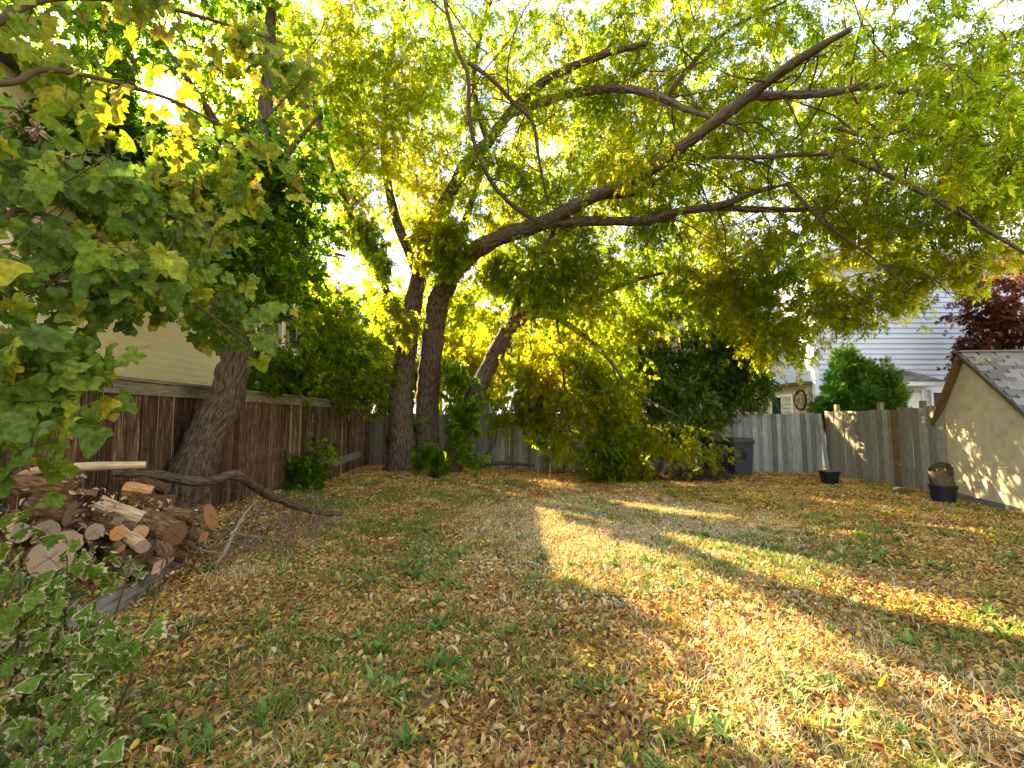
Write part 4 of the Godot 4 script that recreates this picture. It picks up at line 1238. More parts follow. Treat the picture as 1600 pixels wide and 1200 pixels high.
	limb(t, c, "trunk", [Vector3(15.9, 0, -15.0), Vector3(15.8, 2.4, -15.0), Vector3(16.0, 4.6, -15.0)], [0.14, 0.11, 0.05], 8)
	add_mass(c, Vector3(16.2, 4.9, -14.8), Vector3(1.6, 2.2, 1.2), 230, 0.4, 22, -0.1)
	add_mass(c, Vector3(14.9, 3.5, -14.8), Vector3(0.6, 0.9, 0.6), 45, 0.25, 18, -0.1)
	finish_crown(t, c, [sprig(51, 7, 0.08, 0.03, 0.1), sprig(52, 8, 0.07, 0.028, 0.1)] as Array[ArrayMesh], ramp([Color(0.13, 0.04, 0.055), Color(0.24, 0.075, 0.09), Color(0.4, 0.14, 0.12), Color(0.6, 0.28, 0.18)]), 1.1, 0.35)


func palmate(fold: float, droop: float, lobes: int, edge: Color, inner: Color, rim: float, seed_: int) -> ArrayMesh:   # a lobed maple leaf, stalk at the origin, tip along -y, 1 m across
	var rg := RandomNumberGenerator.new()
	rg.seed = seed_
	var out: Array[Vector2] = []
	var angs := [-2.15, -1.08, 0.0, 1.08, 2.15] if lobes == 5 else [-1.35, 0.0, 1.35]
	var lens := [0.40, 0.56, 0.86, 0.56, 0.40] if lobes == 5 else [0.55, 0.8, 0.55]
	out.append(Vector2(0, 0.05))
	for k in angs.size():
		var a: float = angs[k]
		var l: float = lens[k] * rg.randf_range(0.9, 1.1)
		for q in [[-0.36, 0.74], [-0.2, 0.84], [-0.1, 0.9], [0.0, 1.0], [0.1, 0.88], [0.22, 0.84], [0.36, 0.72]]:
			out.append(Vector2(sin(a + q[0]), -cos(a + q[0])) * l * q[1])
		if k < angs.size() - 1:
			var b: float = (angs[k] + angs[k + 1]) / 2
			out.append(Vector2(sin(b), -cos(b)) * 0.45)
	var mb := Mb.new()
	var bend := func(p: Vector2) -> Vector3: return Vector3(p.x, p.y, -absf(p.x) * fold - droop * p.y * p.y + 0.05 * sin(p.x * 9.0 + p.y * 5.0) + 0.05 * sin(p.x * 17.0 - p.y * 13.0 + seed_))
	var hub := Vector2(0, -0.12)
	var put := func(q: Vector2, col: Color) -> int:
		var b0: Vector3 = bend.call(q)
		var dx: Vector3 = bend.call(q + Vector2(0.06, 0)) - bend.call(q - Vector2(0.06, 0))
		var dy: Vector3 = bend.call(q + Vector2(0, 0.06)) - bend.call(q - Vector2(0, 0.06))
		return mb.vert(b0, dx.cross(dy).normalized(), Vector2(q.x * 0.5 + 0.5, q.y * 0.5 + 0.5), col)
	var c0: int = put.call(hub, inner * 1.12)
	var mid_ring: Array[int] = []
	var rim_ring: Array[int] = []
	var edge_ring: Array[int] = []
	for p in out:
		var w := clampf(1.0 - rim * rg.randf_range(-0.2, 1.7), 0.5, 0.995) if rim > 0.0 else 0.8
		var vein := 1.28 if p.length() > 0.36 and (edge_ring.size() / 2) % 8 == 4 else 1.0
		mid_ring.append(put.call(hub.lerp(p, 0.45), inner * vein * rg.randf_range(0.86, 1.0)))
		rim_ring.append(put.call(hub.lerp(p, w), inner * rg.randf_range(0.95, 1.1)))
		var e := edge.lerp(edge * Color(0.75, 0.6, 0.5), rg.randf()) if rim > 0.0 else inner * rg.randf_range(0.88, 1.15)
		edge_ring.append(put.call(hub.lerp(p, w + 0.015), e))
		edge_ring.append(put.call(p, e))
	for i in out.size():
		var k := (i + 1) % out.size()
		mb.tri(c0, mid_ring[i], mid_ring[k])
		mb.tri(mid_ring[i], rim_ring[i], rim_ring[k])
		mb.tri(mid_ring[i], rim_ring[k], mid_ring[k])
		mb.tri(rim_ring[i], edge_ring[i * 2], edge_ring[k * 2])
		mb.tri(rim_ring[i], edge_ring[k * 2], rim_ring[k])
		mb.tri(edge_ring[i * 2], edge_ring[i * 2 + 1], edge_ring[k * 2 + 1])
		mb.tri(edge_ring[i * 2], edge_ring[k * 2 + 1], edge_ring[k * 2])
	mb.face([Vector3(-0.012, 0.05, 0), Vector3(0.012, 0.05, 0), Vector3(0.01, 0.55, -0.12), Vector3(-0.01, 0.55, -0.12)], Color(0.5, 0.42, 0.2))
	return mb.mesh()


func leafy(tree: Node3D, masses: Array, twig_from: Array, shapes: Array[ArrayMesh], mats: Array[StandardMaterial3D], pick: Array, size: float, most: int, up: float, seed_: int) -> void:
	# large leaves near the lens, each its own part; those past the limit are one mass
	var rg := RandomNumberGenerator.new()
	rg.seed = seed_
	var twigs := Mb.new()
	var wood := PackedVector3Array(twig_from)
	var spots: Array[Transform3D] = []
	for m in masses:
		var at: Vector3 = m[0]
		var r: Vector3 = m[1]
		for k in int(m[2]):
			var p := at + Vector3(rg.randfn(), rg.randfn(), rg.randfn()).normalized() * pow(rg.randf(), 0.5) * r
			var best := 1e9
			var from := at
			for q in wood:
				if q.distance_squared_to(p) < best:
					best = q.distance_squared_to(p)
					from = q
			var ln := sqrt(best)
			var path := PackedVector3Array([from, from.lerp(p, 0.5) + Vector3(rg.randfn() * 0.06, 0.08, rg.randfn() * 0.06) * ln * 2.0, p])
			tube(twigs, path, PackedFloat32Array([0.003 + 0.004 * ln, 0.003, 0.0016]), 4)
			wood.append(path[1])
			wood.append(p)
			for j in int(m[3]):
				var q := p + Vector3(rg.randfn(), rg.randfn() - 0.4, rg.randfn()) * size * 0.55
				var yaxis := Vector3(rg.randfn() * 0.6, 0.75 + rg.randfn() * 0.35, rg.randfn() * 0.5).normalized()
				var face := Vector3(rg.randfn() * 0.5 + 0.2, up + rg.randfn() * 0.3, 0.8 + rg.randfn() * 0.4)
				var x := yaxis.cross(face).normalized()
				var s := size * rg.randf_range(0.5, 1.25)
				spots.append(Transform3D(Basis(x, yaxis, x.cross(yaxis)).scaled(Vector3(s, s, s)), q))
	spots.sort_custom(func(a, b): return a.origin.distance_to(Vector3(0, 1.65, 0)) < b.origin.distance_to(Vector3(0, 1.65, 0)))
	var xf: Array[Transform3D] = []
	var cols := PackedColorArray()
	for k in spots.size():
		var w: int = pick[rg.randi() % pick.size()]
		if k < most:
			part("leaf", shapes[rg.randi() % shapes.size()], mats[w], tree, spots[k])
		else:
			xf.append(spots[k])
			cols.append(mats[w].albedo_color.srgb_to_linear())
	part("twigs", twigs.mesh(), M.twig, tree).set_meta("kind", "stuff")
	if xf.size():
		many("foliage", shapes[0], M.big_leaf, xf, cols, tree)


func leaf_tones(cols: Array) -> Array[StandardMaterial3D]:
	var r: Array[StandardMaterial3D] = []
	for c in cols:
		var m := leaf_paint(0.95, 0.5)
		m.albedo_texture = M.veins
		m.albedo_color = (c as Color).linear_to_srgb()
		r.append(m)
	return r


func make_near_plants() -> void:
	# maple boughs hanging into the picture from the left
	var t := thing("maple_tree", "large leaved maple boughs hanging into view at the upper left", "tree")
	var c := Crown.new()
	limb(t, c, "trunk", [Vector3(-4.2, 0, -0.4), Vector3(-4.1, 1.6, -0.5), Vector3(-3.9, 3.4, -0.9)], [0.2, 0.17, 0.12], 12)
	limb(t, c, "limb", [Vector3(-4.0, 2.6, -0.7), Vector3(-2.51, 2.53, -1.90), Vector3(-2.29, 2.63, -2.10), Vector3(-2.07, 2.55, -2.30), Vector3(-1.91, 2.35, -2.70), Vector3(-1.72, 2.13, -3.00)], [0.04, 0.018, 0.014, 0.011, 0.008, 0.005], 8, M.twig)
	limb(t, c, "limb", [Vector3(-3.95, 3.0, -0.8), Vector3(-2.64, 3.22, -2.00), Vector3(-2.43, 3.49, -2.30), Vector3(-2.17, 3.64, -2.70), Vector3(-1.83, 3.63, -3.00), Vector3(-1.55, 4.11, -3.20)], [0.03, 0.016, 0.013, 0.01, 0.008, 0.005], 8, M.twig)
	limb(t, c, "limb", [Vector3(-2.33, 2.34, -1.90), Vector3(-2.20, 2.17, -2.00), Vector3(-2.07, 1.92, -2.00), Vector3(-2.07, 1.66, -2.10)], [0.02, 0.015, 0.01, 0.005], 8, M.twig)
	limb(t, c, "limb", [Vector3(-2.64, 3.22, -2.00), Vector3(-2.53, 3.88, -2.30), Vector3(-2.21, 4.23, -2.70), Vector3(-1.68, 4.28, -3.00)], [0.02, 0.018, 0.012, 0.006], 8, M.twig)
	var shapes: Array[ArrayMesh] = []
	for k in 4:
		shapes.append(palmate([0.3, 0.15, 0.4, 0.22][k], [0.25, 0.4, 0.15, 0.3][k], 5 if k < 3 else 3, Color.WHITE, Color.WHITE, 0.0, k))
	var tones := leaf_tones([Color(0.13, 0.21, 0.03), Color(0.17, 0.26, 0.032), Color(0.24, 0.33, 0.032), Color(0.35, 0.39, 0.032), Color(0.5, 0.45, 0.035), Color(0.14, 0.2, 0.045), Color(0.4, 0.3, 0.06)])
	leafy(t, [
		[Vector3(-2.12, 2.41, -2.10), Vector3(0.42, 0.26, 0.3), 34, 4],
		[Vector3(-2.16, 2.45, -2.50), Vector3(0.5, 0.18, 0.35), 24, 4],
		[Vector3(-2.07, 1.89, -2.00), Vector3(0.24, 0.26, 0.22), 28, 4],
		[Vector3(-2.13, 1.58, -2.00), Vector3(0.14, 0.14, 0.18), 9, 3],
		[Vector3(-2.07, 2.91, -2.90), Vector3(0.4, 0.34, 0.35), 30, 4],
		[Vector3(-1.88, 2.35, -3.10), Vector3(0.34, 0.2, 0.3), 20, 4],
		[Vector3(-2.19, 2.87, -2.20), Vector3(0.45, 0.25, 0.3), 26, 4],
	], c.wood, shapes, tones, [0, 0, 1, 1, 2, 2, 5, 1, 3, 0, 2, 3, 4], 0.135, 235, 0.35, 3)
	leafy(t, [
		[Vector3(-2.04, 3.40, -3.00), Vector3(0.5, 0.35, 0.4), 24, 4],
		[Vector3(-1.69, 4.21, -3.20), Vector3(0.3, 0.25, 0.35), 20, 4],
		[Vector3(-2.47, 3.64, -2.40), Vector3(0.6, 0.45, 0.4), 28, 3],
		[Vector3(-2.24, 4.18, -2.60), Vector3(0.7, 0.2, 0.4), 18, 4],
	], c.wood, shapes, tones, [2, 2, 3, 3, 3, 4, 4, 1, 6], 0.125, 60, 0.2, 4)
	# dry seed clusters among those leaves
	for p in [Vector3(-2.14, 1.77, -1.95), Vector3(-2.16, 2.00, -2.00), Vector3(-2.08, 2.26, -2.05), Vector3(-2.21, 2.94, -2.20), Vector3(-2.37, 3.09, -2.20)]:
		var mb := Mb.new()
		for k in 26:
			var d := Vector3(rng.randfn(), rng.randfn() - 0.6, rng.randfn()).normalized()
			curl_leaf(mb, Transform3D(Basis.looking_at(d, Vector3(0.3, 0.2, 0.9)), d * 0.035), 0.05, 0.014, 0.5, Color(0.34, 0.22, 0.13) * rng.randf_range(0.6, 1.4))
		part("seed_cluster", mb.mesh(), M.dry_leaf, t, Transform3D(Basis(), p))

	# variegated shrub in the lower left corner
	t = thing("variegated_shrub", "low shrub of green leaves edged in cream in the lower left corner", "shrub")
	c = Crown.new()
	for k in 5:
		var a := Vector3(-2.5 + 0.12 * k, 0.1, -2.05 - 0.1 * k)
		limb(t, c, "stem", [a, a + Vector3(0.1, 0.4, -0.05), a + Vector3(0.25 - 0.1 * (k % 3), 0.85, -0.1 + 0.1 * (k % 2))], [0.008, 0.006, 0.003], 6, M.twig)
	var vs: Array[ArrayMesh] = []
	for k in 8:
		vs.append(palmate([0.25, 0.65, 0.1, 0.4, 0.8, 0.3, 0.5, 0.2][k], [0.2, 0.6, 0.4, -0.3, 0.9, 0.7, 0.3, 1.0][k], 5 if k % 3 else 3, Color(0.8, 0.7, 0.38), Color(0.17, 0.27, 0.035), [0.16, 0.24, 0.08, 0.2, 0.18, 0.06, 0.3, 0.12][k], 20 + k))
	var vt := leaf_tones([Color(1, 1, 1), Color(0.8, 0.85, 0.8), Color(1.0, 1.0, 0.9), Color(0.9, 0.8, 0.6)])
	leafy(t, [
		[Vector3(-2.26, 0.80, -2.30), Vector3(0.34, 0.2, 0.3), 34, 4],
		[Vector3(-2.12, 0.52, -2.15), Vector3(0.36, 0.22, 0.25), 40, 4],
		[Vector3(-1.88, 0.61, -2.20), Vector3(0.17, 0.14, 0.2), 16, 4],
		[Vector3(-2.44, 1.10, -2.30), Vector3(0.14, 0.1, 0.2), 8, 4],
		[Vector3(-1.97, 0.30, -2.00), Vector3(0.36, 0.12, 0.2), 22, 4],
	], c.wood, vs, vt, [0, 0, 1, 2, 3], 0.095, 290, 0.7, 7)

	# saplings at the feet of the big stems
	var sap: Array[ArrayMesh] = [sprig(61, 7, 0.1, 0.048, 0.16), sprig(62, 7, 0.11, 0.052, 0.15)]
	var pal := ramp([Color(0.22, 0.38, 0.11), Color(0.3, 0.46, 0.12), Color(0.4, 0.52, 0.1), Color(0.52, 0.56, 0.1)])
	var list := [
		["leafy sapling growing up between the leaning stem and the straight trunk", Vector3(-1.79, 0.23, -13.00), [[Vector3(-1.71, 1.74, -13.00), Vector3(0.9, 0.75, 0.4), 52], [Vector3(-1.57, 3.03, -13.20), Vector3(0.75, 0.5, 0.4), 30]], 0.6],
		["low broad leaved sapling at the foot of the straight trunk", Vector3(-1.90, 0.22, -12.60), [[Vector3(-1.82, 0.73, -12.60), Vector3(1.0, 0.35, 0.4), 46]], 0.45],
		["small upright shrub growing against the brown fence", Vector3(-4.34, 0.30, -9.90), [[Vector3(-4.49, 0.57, -9.90), Vector3(0.3, 0.5, 0.3), 20], [Vector3(-4.14, 0.67, -10.20), Vector3(0.18, 0.5, 0.2), 12], [Vector3(-4.53, 0.14, -9.60), Vector3(0.36, 0.16, 0.3), 12]], 0.5],
		["pale leaved young plant in front of the middle of the back fence", Vector3(0.69, 0.27, -12.60), [[Vector3(0.61, 0.87, -12.60), Vector3(0.28, 0.4, 0.25), 26]], 0.35],
	]
	for a in list:
		t = thing("sapling", a[0], "sapling")
		c = Crown.new()
		var b: Vector3 = a[1]
		b.y = gh(b.x, b.z)
		limb(t, c, "stem", [b, b + Vector3(0.03, 0.3, 0), b + Vector3(-0.02, 0.7, 0.02)], [0.014, 0.012, 0.008], 6)
		for m in a[2]:
			add_mass(c, m[0], m[1], m[2], a[3], 7, -0.2)
		finish_crown(t, c, sap, pal, 1.0, 0.26, 0.0025)
	# the one fresh leaf that stands up out of the litter in front
	var mb := Mb.new()
	curl_leaf(mb, Transform3D(Basis(Vector3.UP, 0.4) * Basis(Vector3.RIGHT, -1.25), Vector3(0, 0.07, 0)), 0.15, 0.055, 0.25, Color(0.36, 0.5, 0.03))
	var leaf := part("upright_leaf", mb.mesh(), M.leaf, self, Transform3D(Basis(), on_ground(2.24, -2.9, -0.01)))
	tag(leaf, "single bright lime green leaf standing up in the litter at front right", "leaf")
	mb = Mb.new()
	curl_leaf(mb, Transform3D(Basis(Vector3.UP, 1.2) * Basis(Vector3.RIGHT, -0.4), Vector3(0, 0.05, 0)), 0.2, 0.12, 0.4, Color(0.3, 0.42, 0.16))
	leaf = part("broad_leaf", mb.mesh(), M.leaf, self, Transform3D(Basis(), on_ground(3.05, -9.6, 0.0)))
	tag(leaf, "lone broad green leaf lying on the lawn before the brush pile", "leaf")


# ---------------------------------------------------------------- firewood
func firewood(a: Vector3, b: Vector3, r: float, kind: String, wood: Color, skin: Color, label: String) -> void:
	var mid := (a + b) / 2
	var t := thing("firewood_log", label, "log", mid, "logs of the woodpile by the brown fence")
	a -= mid
	b -= mid
	var y := (b - a).normalized()
	var x := y.cross(Vector3(0.2, 1, 0.1)).normalized()
	var z := x.cross(y)
	var prof: Array[Vector2] = []
	var seed_ := rng.randf() * 100.0
	var n := 16
	if kind == "split":                                  # a wedge: two flat split faces and an arc of bark
		prof.append(Vector2(0, -0.55))
		for k in 8:
			var g := lerpf(0.35, PI - 0.35, k / 7.0)
			prof.append(Vector2(cos(g) * 1.05, sin(g) * 1.05 - 0.35) * (1.0 + 0.06 * fine.get_noise_1d(k * 40.0 + seed_)))
	elif kind == "half":
		for k in 10:
			var g := PI * k / 9.0
			prof.append(Vector2(cos(g), sin(g) - 0.4))
	else:
		for k in n:
			var g := TAU * k / n
			prof.append(Vector2(cos(g), sin(g)) * (1.0 + 0.1 * fine.get_noise_1d(k * 30.0 + seed_)))
	var spin := rng.randf() * TAU
	for k in prof.size():
		prof[k] = prof[k].rotated(spin)
	var mb := Mb.new()
	var rings := 7
	var grid: Array = []
	for i in rings:
		var s := float(i) / (rings - 1)
		var row: Array[Vector3] = []
		for k in prof.size():
			var q := prof[k] * r * (1.0 + 0.14 * fine.get_noise_2d(k * 25.0 + seed_, s * 60.0)) * lerpf(1.04, 0.96, s)
			row.append(a.lerp(b, s) + x * q.x + z * q.y + x * 0.08 * r * sin(s * 3.0 + seed_))
		grid.append(row)
	var ln := a.distance_to(b)
	for i in rings - 1:
		for k in prof.size():
			var k2 := (k + 1) % prof.size()
			var u0 := float(k) / prof.size()
			var u1 := float(k + 1) / prof.size()
			mb.face([grid[i][k], grid[i][k2], grid[i + 1][k2], grid[i + 1][k]], skin * (1.0 + 0.18 * fine.get_noise_2d(k * 40.0, i * 40.0)), [Vector2(u0, ln * i / (rings - 1)), Vector2(u1, ln * i / (rings - 1)), Vector2(u1, ln * (i + 1) / (rings - 1)), Vector2(u0, ln * (i + 1) / (rings - 1))],
				(grid[i][k] + grid[i][k2]) / 2 - a.lerp(b, float(i) / (rings - 1)))
	part("bark" if kind != "bare" else "bare_side", mb.mesh(), M.log_bark if kind != "bare" else M.bare_wood, t)
	for e in 2:
		var cap := Mb.new()
		var row: Array = grid[0 if e == 0 else rings - 1]
		var out := -y if e == 0 else y
		var centre := Vector3.ZERO
		for p in row:
			centre += p / row.size()
		var o := cap.vert(centre + out * 0.004, out, Vector2(0.5, 0.5), wood)
		for k in row.size() + 1:
			var q: Vector2 = prof[k % prof.size()]
			cap.vert(row[k % row.size()] + out * 0.002, out, Vector2(0.5, 0.5) + q * 0.48, wood)
		for k in row.size():
			cap.tri(o, o + 1 + k, o + 2 + k)
		part("cut_end", cap.mesh(), M.cut_end, t)


func stick(label: String, called: String, pts: Array, r: Array, mat: Material, group := "", sides := 9, rough := 0.25) -> Node3D:
	var mb := Mb.new()
	tube(mb, curve(pts, 6), spread(r, 6), sides, Color.WHITE, rough, true, 0.15)
	var o := part(called, mb.mesh(), mat)
	tag(o, label, "branch", group)
	return o


func make_woodpile() -> void:
	var pale := Color(0.42, 0.31, 0.2)
	var orange := Color(0.42, 0.22, 0.09)
	var grey := Color(0.3, 0.225, 0.16)
	var brown := Color(0.24, 0.135, 0.075)
	var bark := Color(1.0, 0.95, 0.9)
	var dark := Color(0.62, 0.55, 0.48)
	var warm := Color(1.5, 1.15, 0.8)
	var bare := Color(1.0, 0.95, 0.85)
	firewood(Vector3(-4.18, 0.78, -4.75), Vector3(-3.71, 0.58, -4.85), 0.085, "bare", orange, bare, "long debarked yellowish log on top of the woodpile, left half of the line")
	firewood(Vector3(-3.84, 0.59, -4.90), Vector3(-3.40, 0.49, -4.75), 0.135, "round", brown, warm, "thick log with a dark brown cut end at the right end of the top row")
	firewood(Vector3(-3.46, 0.53, -5.40), Vector3(-3.70, 0.45, -5.35), 0.16, "round", orange, warm, "short orange brown log lying farthest right, beside the branch tangle")
	firewood(Vector3(-4.31, 0.87, -5.20), Vector3(-4.06, 0.82, -5.30), 0.085, "bare", orange, Color(1.0, 0.7, 0.45), "small orange log showing behind the pile at the foot of the trunk")
	firewood(Vector3(-4.14, 0.71, -5.10), Vector3(-3.80, 0.69, -5.25), 0.12, "round", brown, dark, "dark barked log lying behind the top row, under the grey branch")
	firewood(Vector3(-4.46, 1.06, -4.20), Vector3(-4.08, 1.00, -4.30), 0.095, "round", brown, Color(1.2, 0.9, 0.65), "brown log on the upper left of the pile, ending in a rough cut face")
	firewood(Vector3(-4.11, 0.95, -4.40), Vector3(-4.00, 0.91, -4.50), 0.08, "split", pale, bark, "short split chunk between the two upper logs on the left")
	firewood(Vector3(-4.07, 0.91, -3.95), Vector3(-3.82, 0.84, -4.05), 0.11, "round", grey, dark, "dark barked log lying crosswise left of the middle of the pile")
	firewood(Vector3(-4.32, 0.71, -4.15), Vector3(-3.81, 0.74, -3.85), 0.088, "round", grey, dark, "log end with grey rings, upper of the two at the left of the pile")
	firewood(Vector3(-4.17, 0.54, -4.30), Vector3(-3.72, 0.62, -3.95), 0.105, "round", pale, bark, "pale round log end with fine cracks, left of the orange ends")
	firewood(Vector3(-4.06, 0.49, -4.10), Vector3(-3.65, 0.55, -3.75), 0.145, "round", pale, bark, "largest pale log end, low at the left just above the variegated shrub")
	firewood(Vector3(-4.03, 0.63, -4.35), Vector3(-3.72, 0.65, -4.20), 0.075, "round", pale, dark, "short log with a narrow pale end left of the bright orange cut")
	firewood(Vector3(-3.99, 0.59, -4.50), Vector3(-3.64, 0.60, -4.35), 0.07, "round", Color(0.62, 0.32, 0.11), dark, "black barked log with a bright orange cut end in the middle of the pile")
	firewood(Vector3(-3.90, 0.57, -4.70), Vector3(-3.55, 0.57, -4.50), 0.075, "round", Color(0.6, 0.36, 0.18), bark, "small log with a freshly cut tan end right of the orange one")
	firewood(Vector3(-3.84, 0.57, -4.60), Vector3(-3.37, 0.49, -4.30), 0.062, "bare", pale, bare, "pale debarked stick slanting down under the small tan end")
	firewood(Vector3(-3.85, 0.49, -4.40), Vector3(-3.34, 0.35, -4.10), 0.085, "split", grey, Color(0.45, 0.42, 0.42), "dark split log slanting down to the right at the foot of the pile")
	firewood(Vector3(-3.57, 0.40, -4.70), Vector3(-3.45, 0.32, -4.30), 0.1, "half", grey, dark, "dark half log with its flat face up at the lower right of the pile")
	firewood(Vector3(-3.50, 0.28, -4.50), Vector3(-3.30, 0.29, -4.40), 0.085, "split", Color(0.55, 0.38, 0.28), bark, "stub of split wood showing a pinkish end by the edging timber")
	firewood(Vector3(-3.94, 0.52, -4.40), Vector3(-3.68, 0.46, -4.10), 0.05, "split", pale, bark, "narrow upright split piece between the pale ends and the dark slanting log")
	firewood(Vector3(-4.10, 0.66, -3.90), Vector3(-3.86, 0.76, -3.70), 0.08, "round", grey, dark, "leftmost grey log end half hidden by the shrub")
	firewood(Vector3(-4.07, 0.69, -4.70), Vector3(-3.79, 0.68, -4.50), 0.07, "split", grey, Color(1.1, 1.0, 0.9), "grey wedge of split wood perched below the long debarked log")
	firewood(Vector3(-3.82, 0.38, -4.10), Vector3(-3.47, 0.38, -3.95), 0.09, "half", grey, bark, "grey half log lying flat at the bottom of the pile")
	firewood(Vector3(-3.64, 0.31, -5.20), Vector3(-3.73, 0.38, -5.00), 0.08, "round", orange, warm, "tan log under the thick end at the right of the pile")
	firewood(Vector3(-4.40, 0.65, -4.75), Vector3(-3.95, 0.40, -4.85), 0.11, "round", grey, dark, "shadowed log filling the core of the pile under the top row")
	firewood(Vector3(-4.38, 0.70, -4.35), Vector3(-3.99, 0.48, -4.45), 0.12, "round", grey, dark, "shadowed log in the core of the pile behind the grey ends")
	firewood(Vector3(-4.16, 0.65, -4.70), Vector3(-3.80, 0.64, -4.45), 0.055, "split", orange, warm, "small reddish split piece lying just under the left end of the debarked log")
	firewood(Vector3(-4.13, 0.68, -4.30), Vector3(-4.09, 0.70, -4.45), 0.06, "split", brown, warm, "short brown split billet leaning over the upper grey log ends")
	firewood(Vector3(-3.64, 0.49, -4.75), Vector3(-3.28, 0.37, -4.50), 0.06, "split", brown, bark, "brown split billet tipping down from the thick end at the right")
	firewood(Vector3(-3.54, 0.29, -4.85), Vector3(-3.38, 0.21, -4.90), 0.06, "round", grey, dark, "thin dark log lying on the edging timber at the right foot of the pile")
	firewood(Vector3(-3.53, 0.40, -5.20), Vector3(-3.34, 0.37, -5.10), 0.075, "split", orange, warm, "stubby orange split block in front of the farthest right log")
	firewood(Vector3(-4.15, 0.96, -4.10), Vector3(-4.08, 0.96, -4.20), 0.05, "split", pale, warm, "pale split kindling on top of the pile under the upper left log")
	firewood(Vector3(-3.79, 0.50, -4.45), Vector3(-3.51, 0.48, -4.25), 0.05, "split", orange, warm, "small orange split piece below the bright orange cut end")
	firewood(Vector3(-3.53, 0.42, -4.40), Vector3(-3.59, 0.41, -4.25), 0.055, "split", pale, bark, "tan split stick wedged crosswise between the two dark logs at the foot")
	firewood(Vector3(-3.74, 0.64, -5.10), Vector3(-3.51, 0.59, -5.15), 0.07, "round", brown, warm, "brown log end showing between the top row and the farthest right log")
	firewood(Vector3(-4.25, 0.96, -5.30), Vector3(-3.94, 0.85, -5.35), 0.06, "round", brown, dark, "thin dark log tucked under the grey branch by the trunk")
	# chips of bark and dead leaves that lie in and on the heap
	var chips := Mb.new()
	for k in 420:
		var s := rng.randf()
		var at: Vector3 = [Vector3(-4.15, 0.86, -4.00), Vector3(-4.06, 0.82, -4.50), Vector3(-3.75, 0.66, -5.00), Vector3(-3.57, 0.31, -4.40), Vector3(-3.52, 0.42, -5.50), Vector3(-3.78, 0.57, -4.10), Vector3(-4.22, 0.99, -4.40), Vector3(-3.46, 0.24, -5.10)][k % 8] + Vector3(rng.randfn(), rng.randfn() * 0.5, rng.randfn()) * 0.17
		curl_leaf(chips, Transform3D(Basis(Vector3.UP, rng.randf() * TAU) * Basis(Vector3.RIGHT, rng.randfn(0, 0.5)) * Basis(Vector3.BACK, rng.randfn(0, 0.7)), at), lerpf(0.04, 0.13, s * s), lerpf(0.02, 0.04, s), rng.randf_range(-1, 1), [Color(0.3, 0.18, 0.08), Color(0.45, 0.3, 0.14), Color(0.16, 0.1, 0.055), Color(0.5, 0.36, 0.18)][rng.randi() % 4])
	tag(part("bark_chips", chips.mesh(), M.dry_leaf), "bark chips and dead leaves caught among the firewood", "", "", "stuff")
	# the old timber that edges the lawn
	var mb := Mb.new()
	tube(mb, curve([Vector3(-3.79, 0.01, -5.75), Vector3(-3.69, 0.02, -5.25), Vector3(-3.57, 0.04, -4.65), Vector3(-3.43, 0.05, -4.05), Vector3(-3.35, 0.04, -3.60), Vector3(-3.22, 0.07, -3.10)], 6), spread([0.12, 0.13, 0.13, 0.125, 0.12, 0.11], 6), 12, Color.WHITE, 0.3, true, 0.1)
	tag(part("edging_timber", mb.mesh(), M.timber), "old grey round timber lying on the ground along the front of the woodpile", "timber")
	# loose branches on and about the pile
	stick("pale straight pole lying across the top left of the woodpile", "fallen_branch", [Vector3(-4.75, 1.11, -4.50), Vector3(-4.64, 1.15, -4.55), Vector3(-4.31, 1.17, -4.75), Vector3(-3.93, 1.16, -5.00)], [0.03, 0.042, 0.044, 0.038], M.bare_wood)
	stick("long crooked grey branch running from the pile past the trunk down to the lawn", "fallen_branch", [Vector3(-4.46, 1.05, -5.20), Vector3(-4.08, 1.00, -5.40), Vector3(-3.92, 0.92, -5.60), Vector3(-3.70, 0.89, -5.75), Vector3(-3.48, 0.94, -5.90), Vector3(-3.52, 0.63, -6.60), Vector3(-3.34, 0.33, -7.20), Vector3(-3.11, 0.15, -7.60), Vector3(-2.81, 0.08, -7.80)], [0.03, 0.055, 0.06, 0.06, 0.065, 0.06, 0.055, 0.05, 0.03], M.old_bark)
	stick("bleached forked dead branch standing on the lawn at the right of the pile", "fallen_branch", [Vector3(-3.27, -0.00, -5.15), Vector3(-3.28, 0.15, -5.40), Vector3(-3.29, 0.34, -5.60), Vector3(-3.34, 0.49, -5.90), Vector3(-3.37, 0.58, -6.20)], [0.028, 0.026, 0.02, 0.014, 0.008], M.dead_twig)
	stick("thin bleached branch bowed over the lawn below the crooked branch", "fallen_branch", [Vector3(-3.43, 0.36, -5.60), Vector3(-3.34, 0.16, -6.00), Vector3(-3.23, -0.00, -6.60), Vector3(-2.99, 0.01, -7.10), Vector3(-2.85, 0.10, -7.60)], [0.02, 0.017, 0.014, 0.01, 0.006], M.dead_twig)
	stick("thin dead stick lying from the log pile to the bleached branch", "fallen_branch", [Vector3(-3.64, 0.33, -5.20), Vector3(-3.45, 0.22, -5.20), Vector3(-3.26, 0.15, -5.30)], [0.012, 0.012, 0.007], M.dead_twig)
	# tangle of dry twigs between the pile and the branch
	mb = Mb.new()
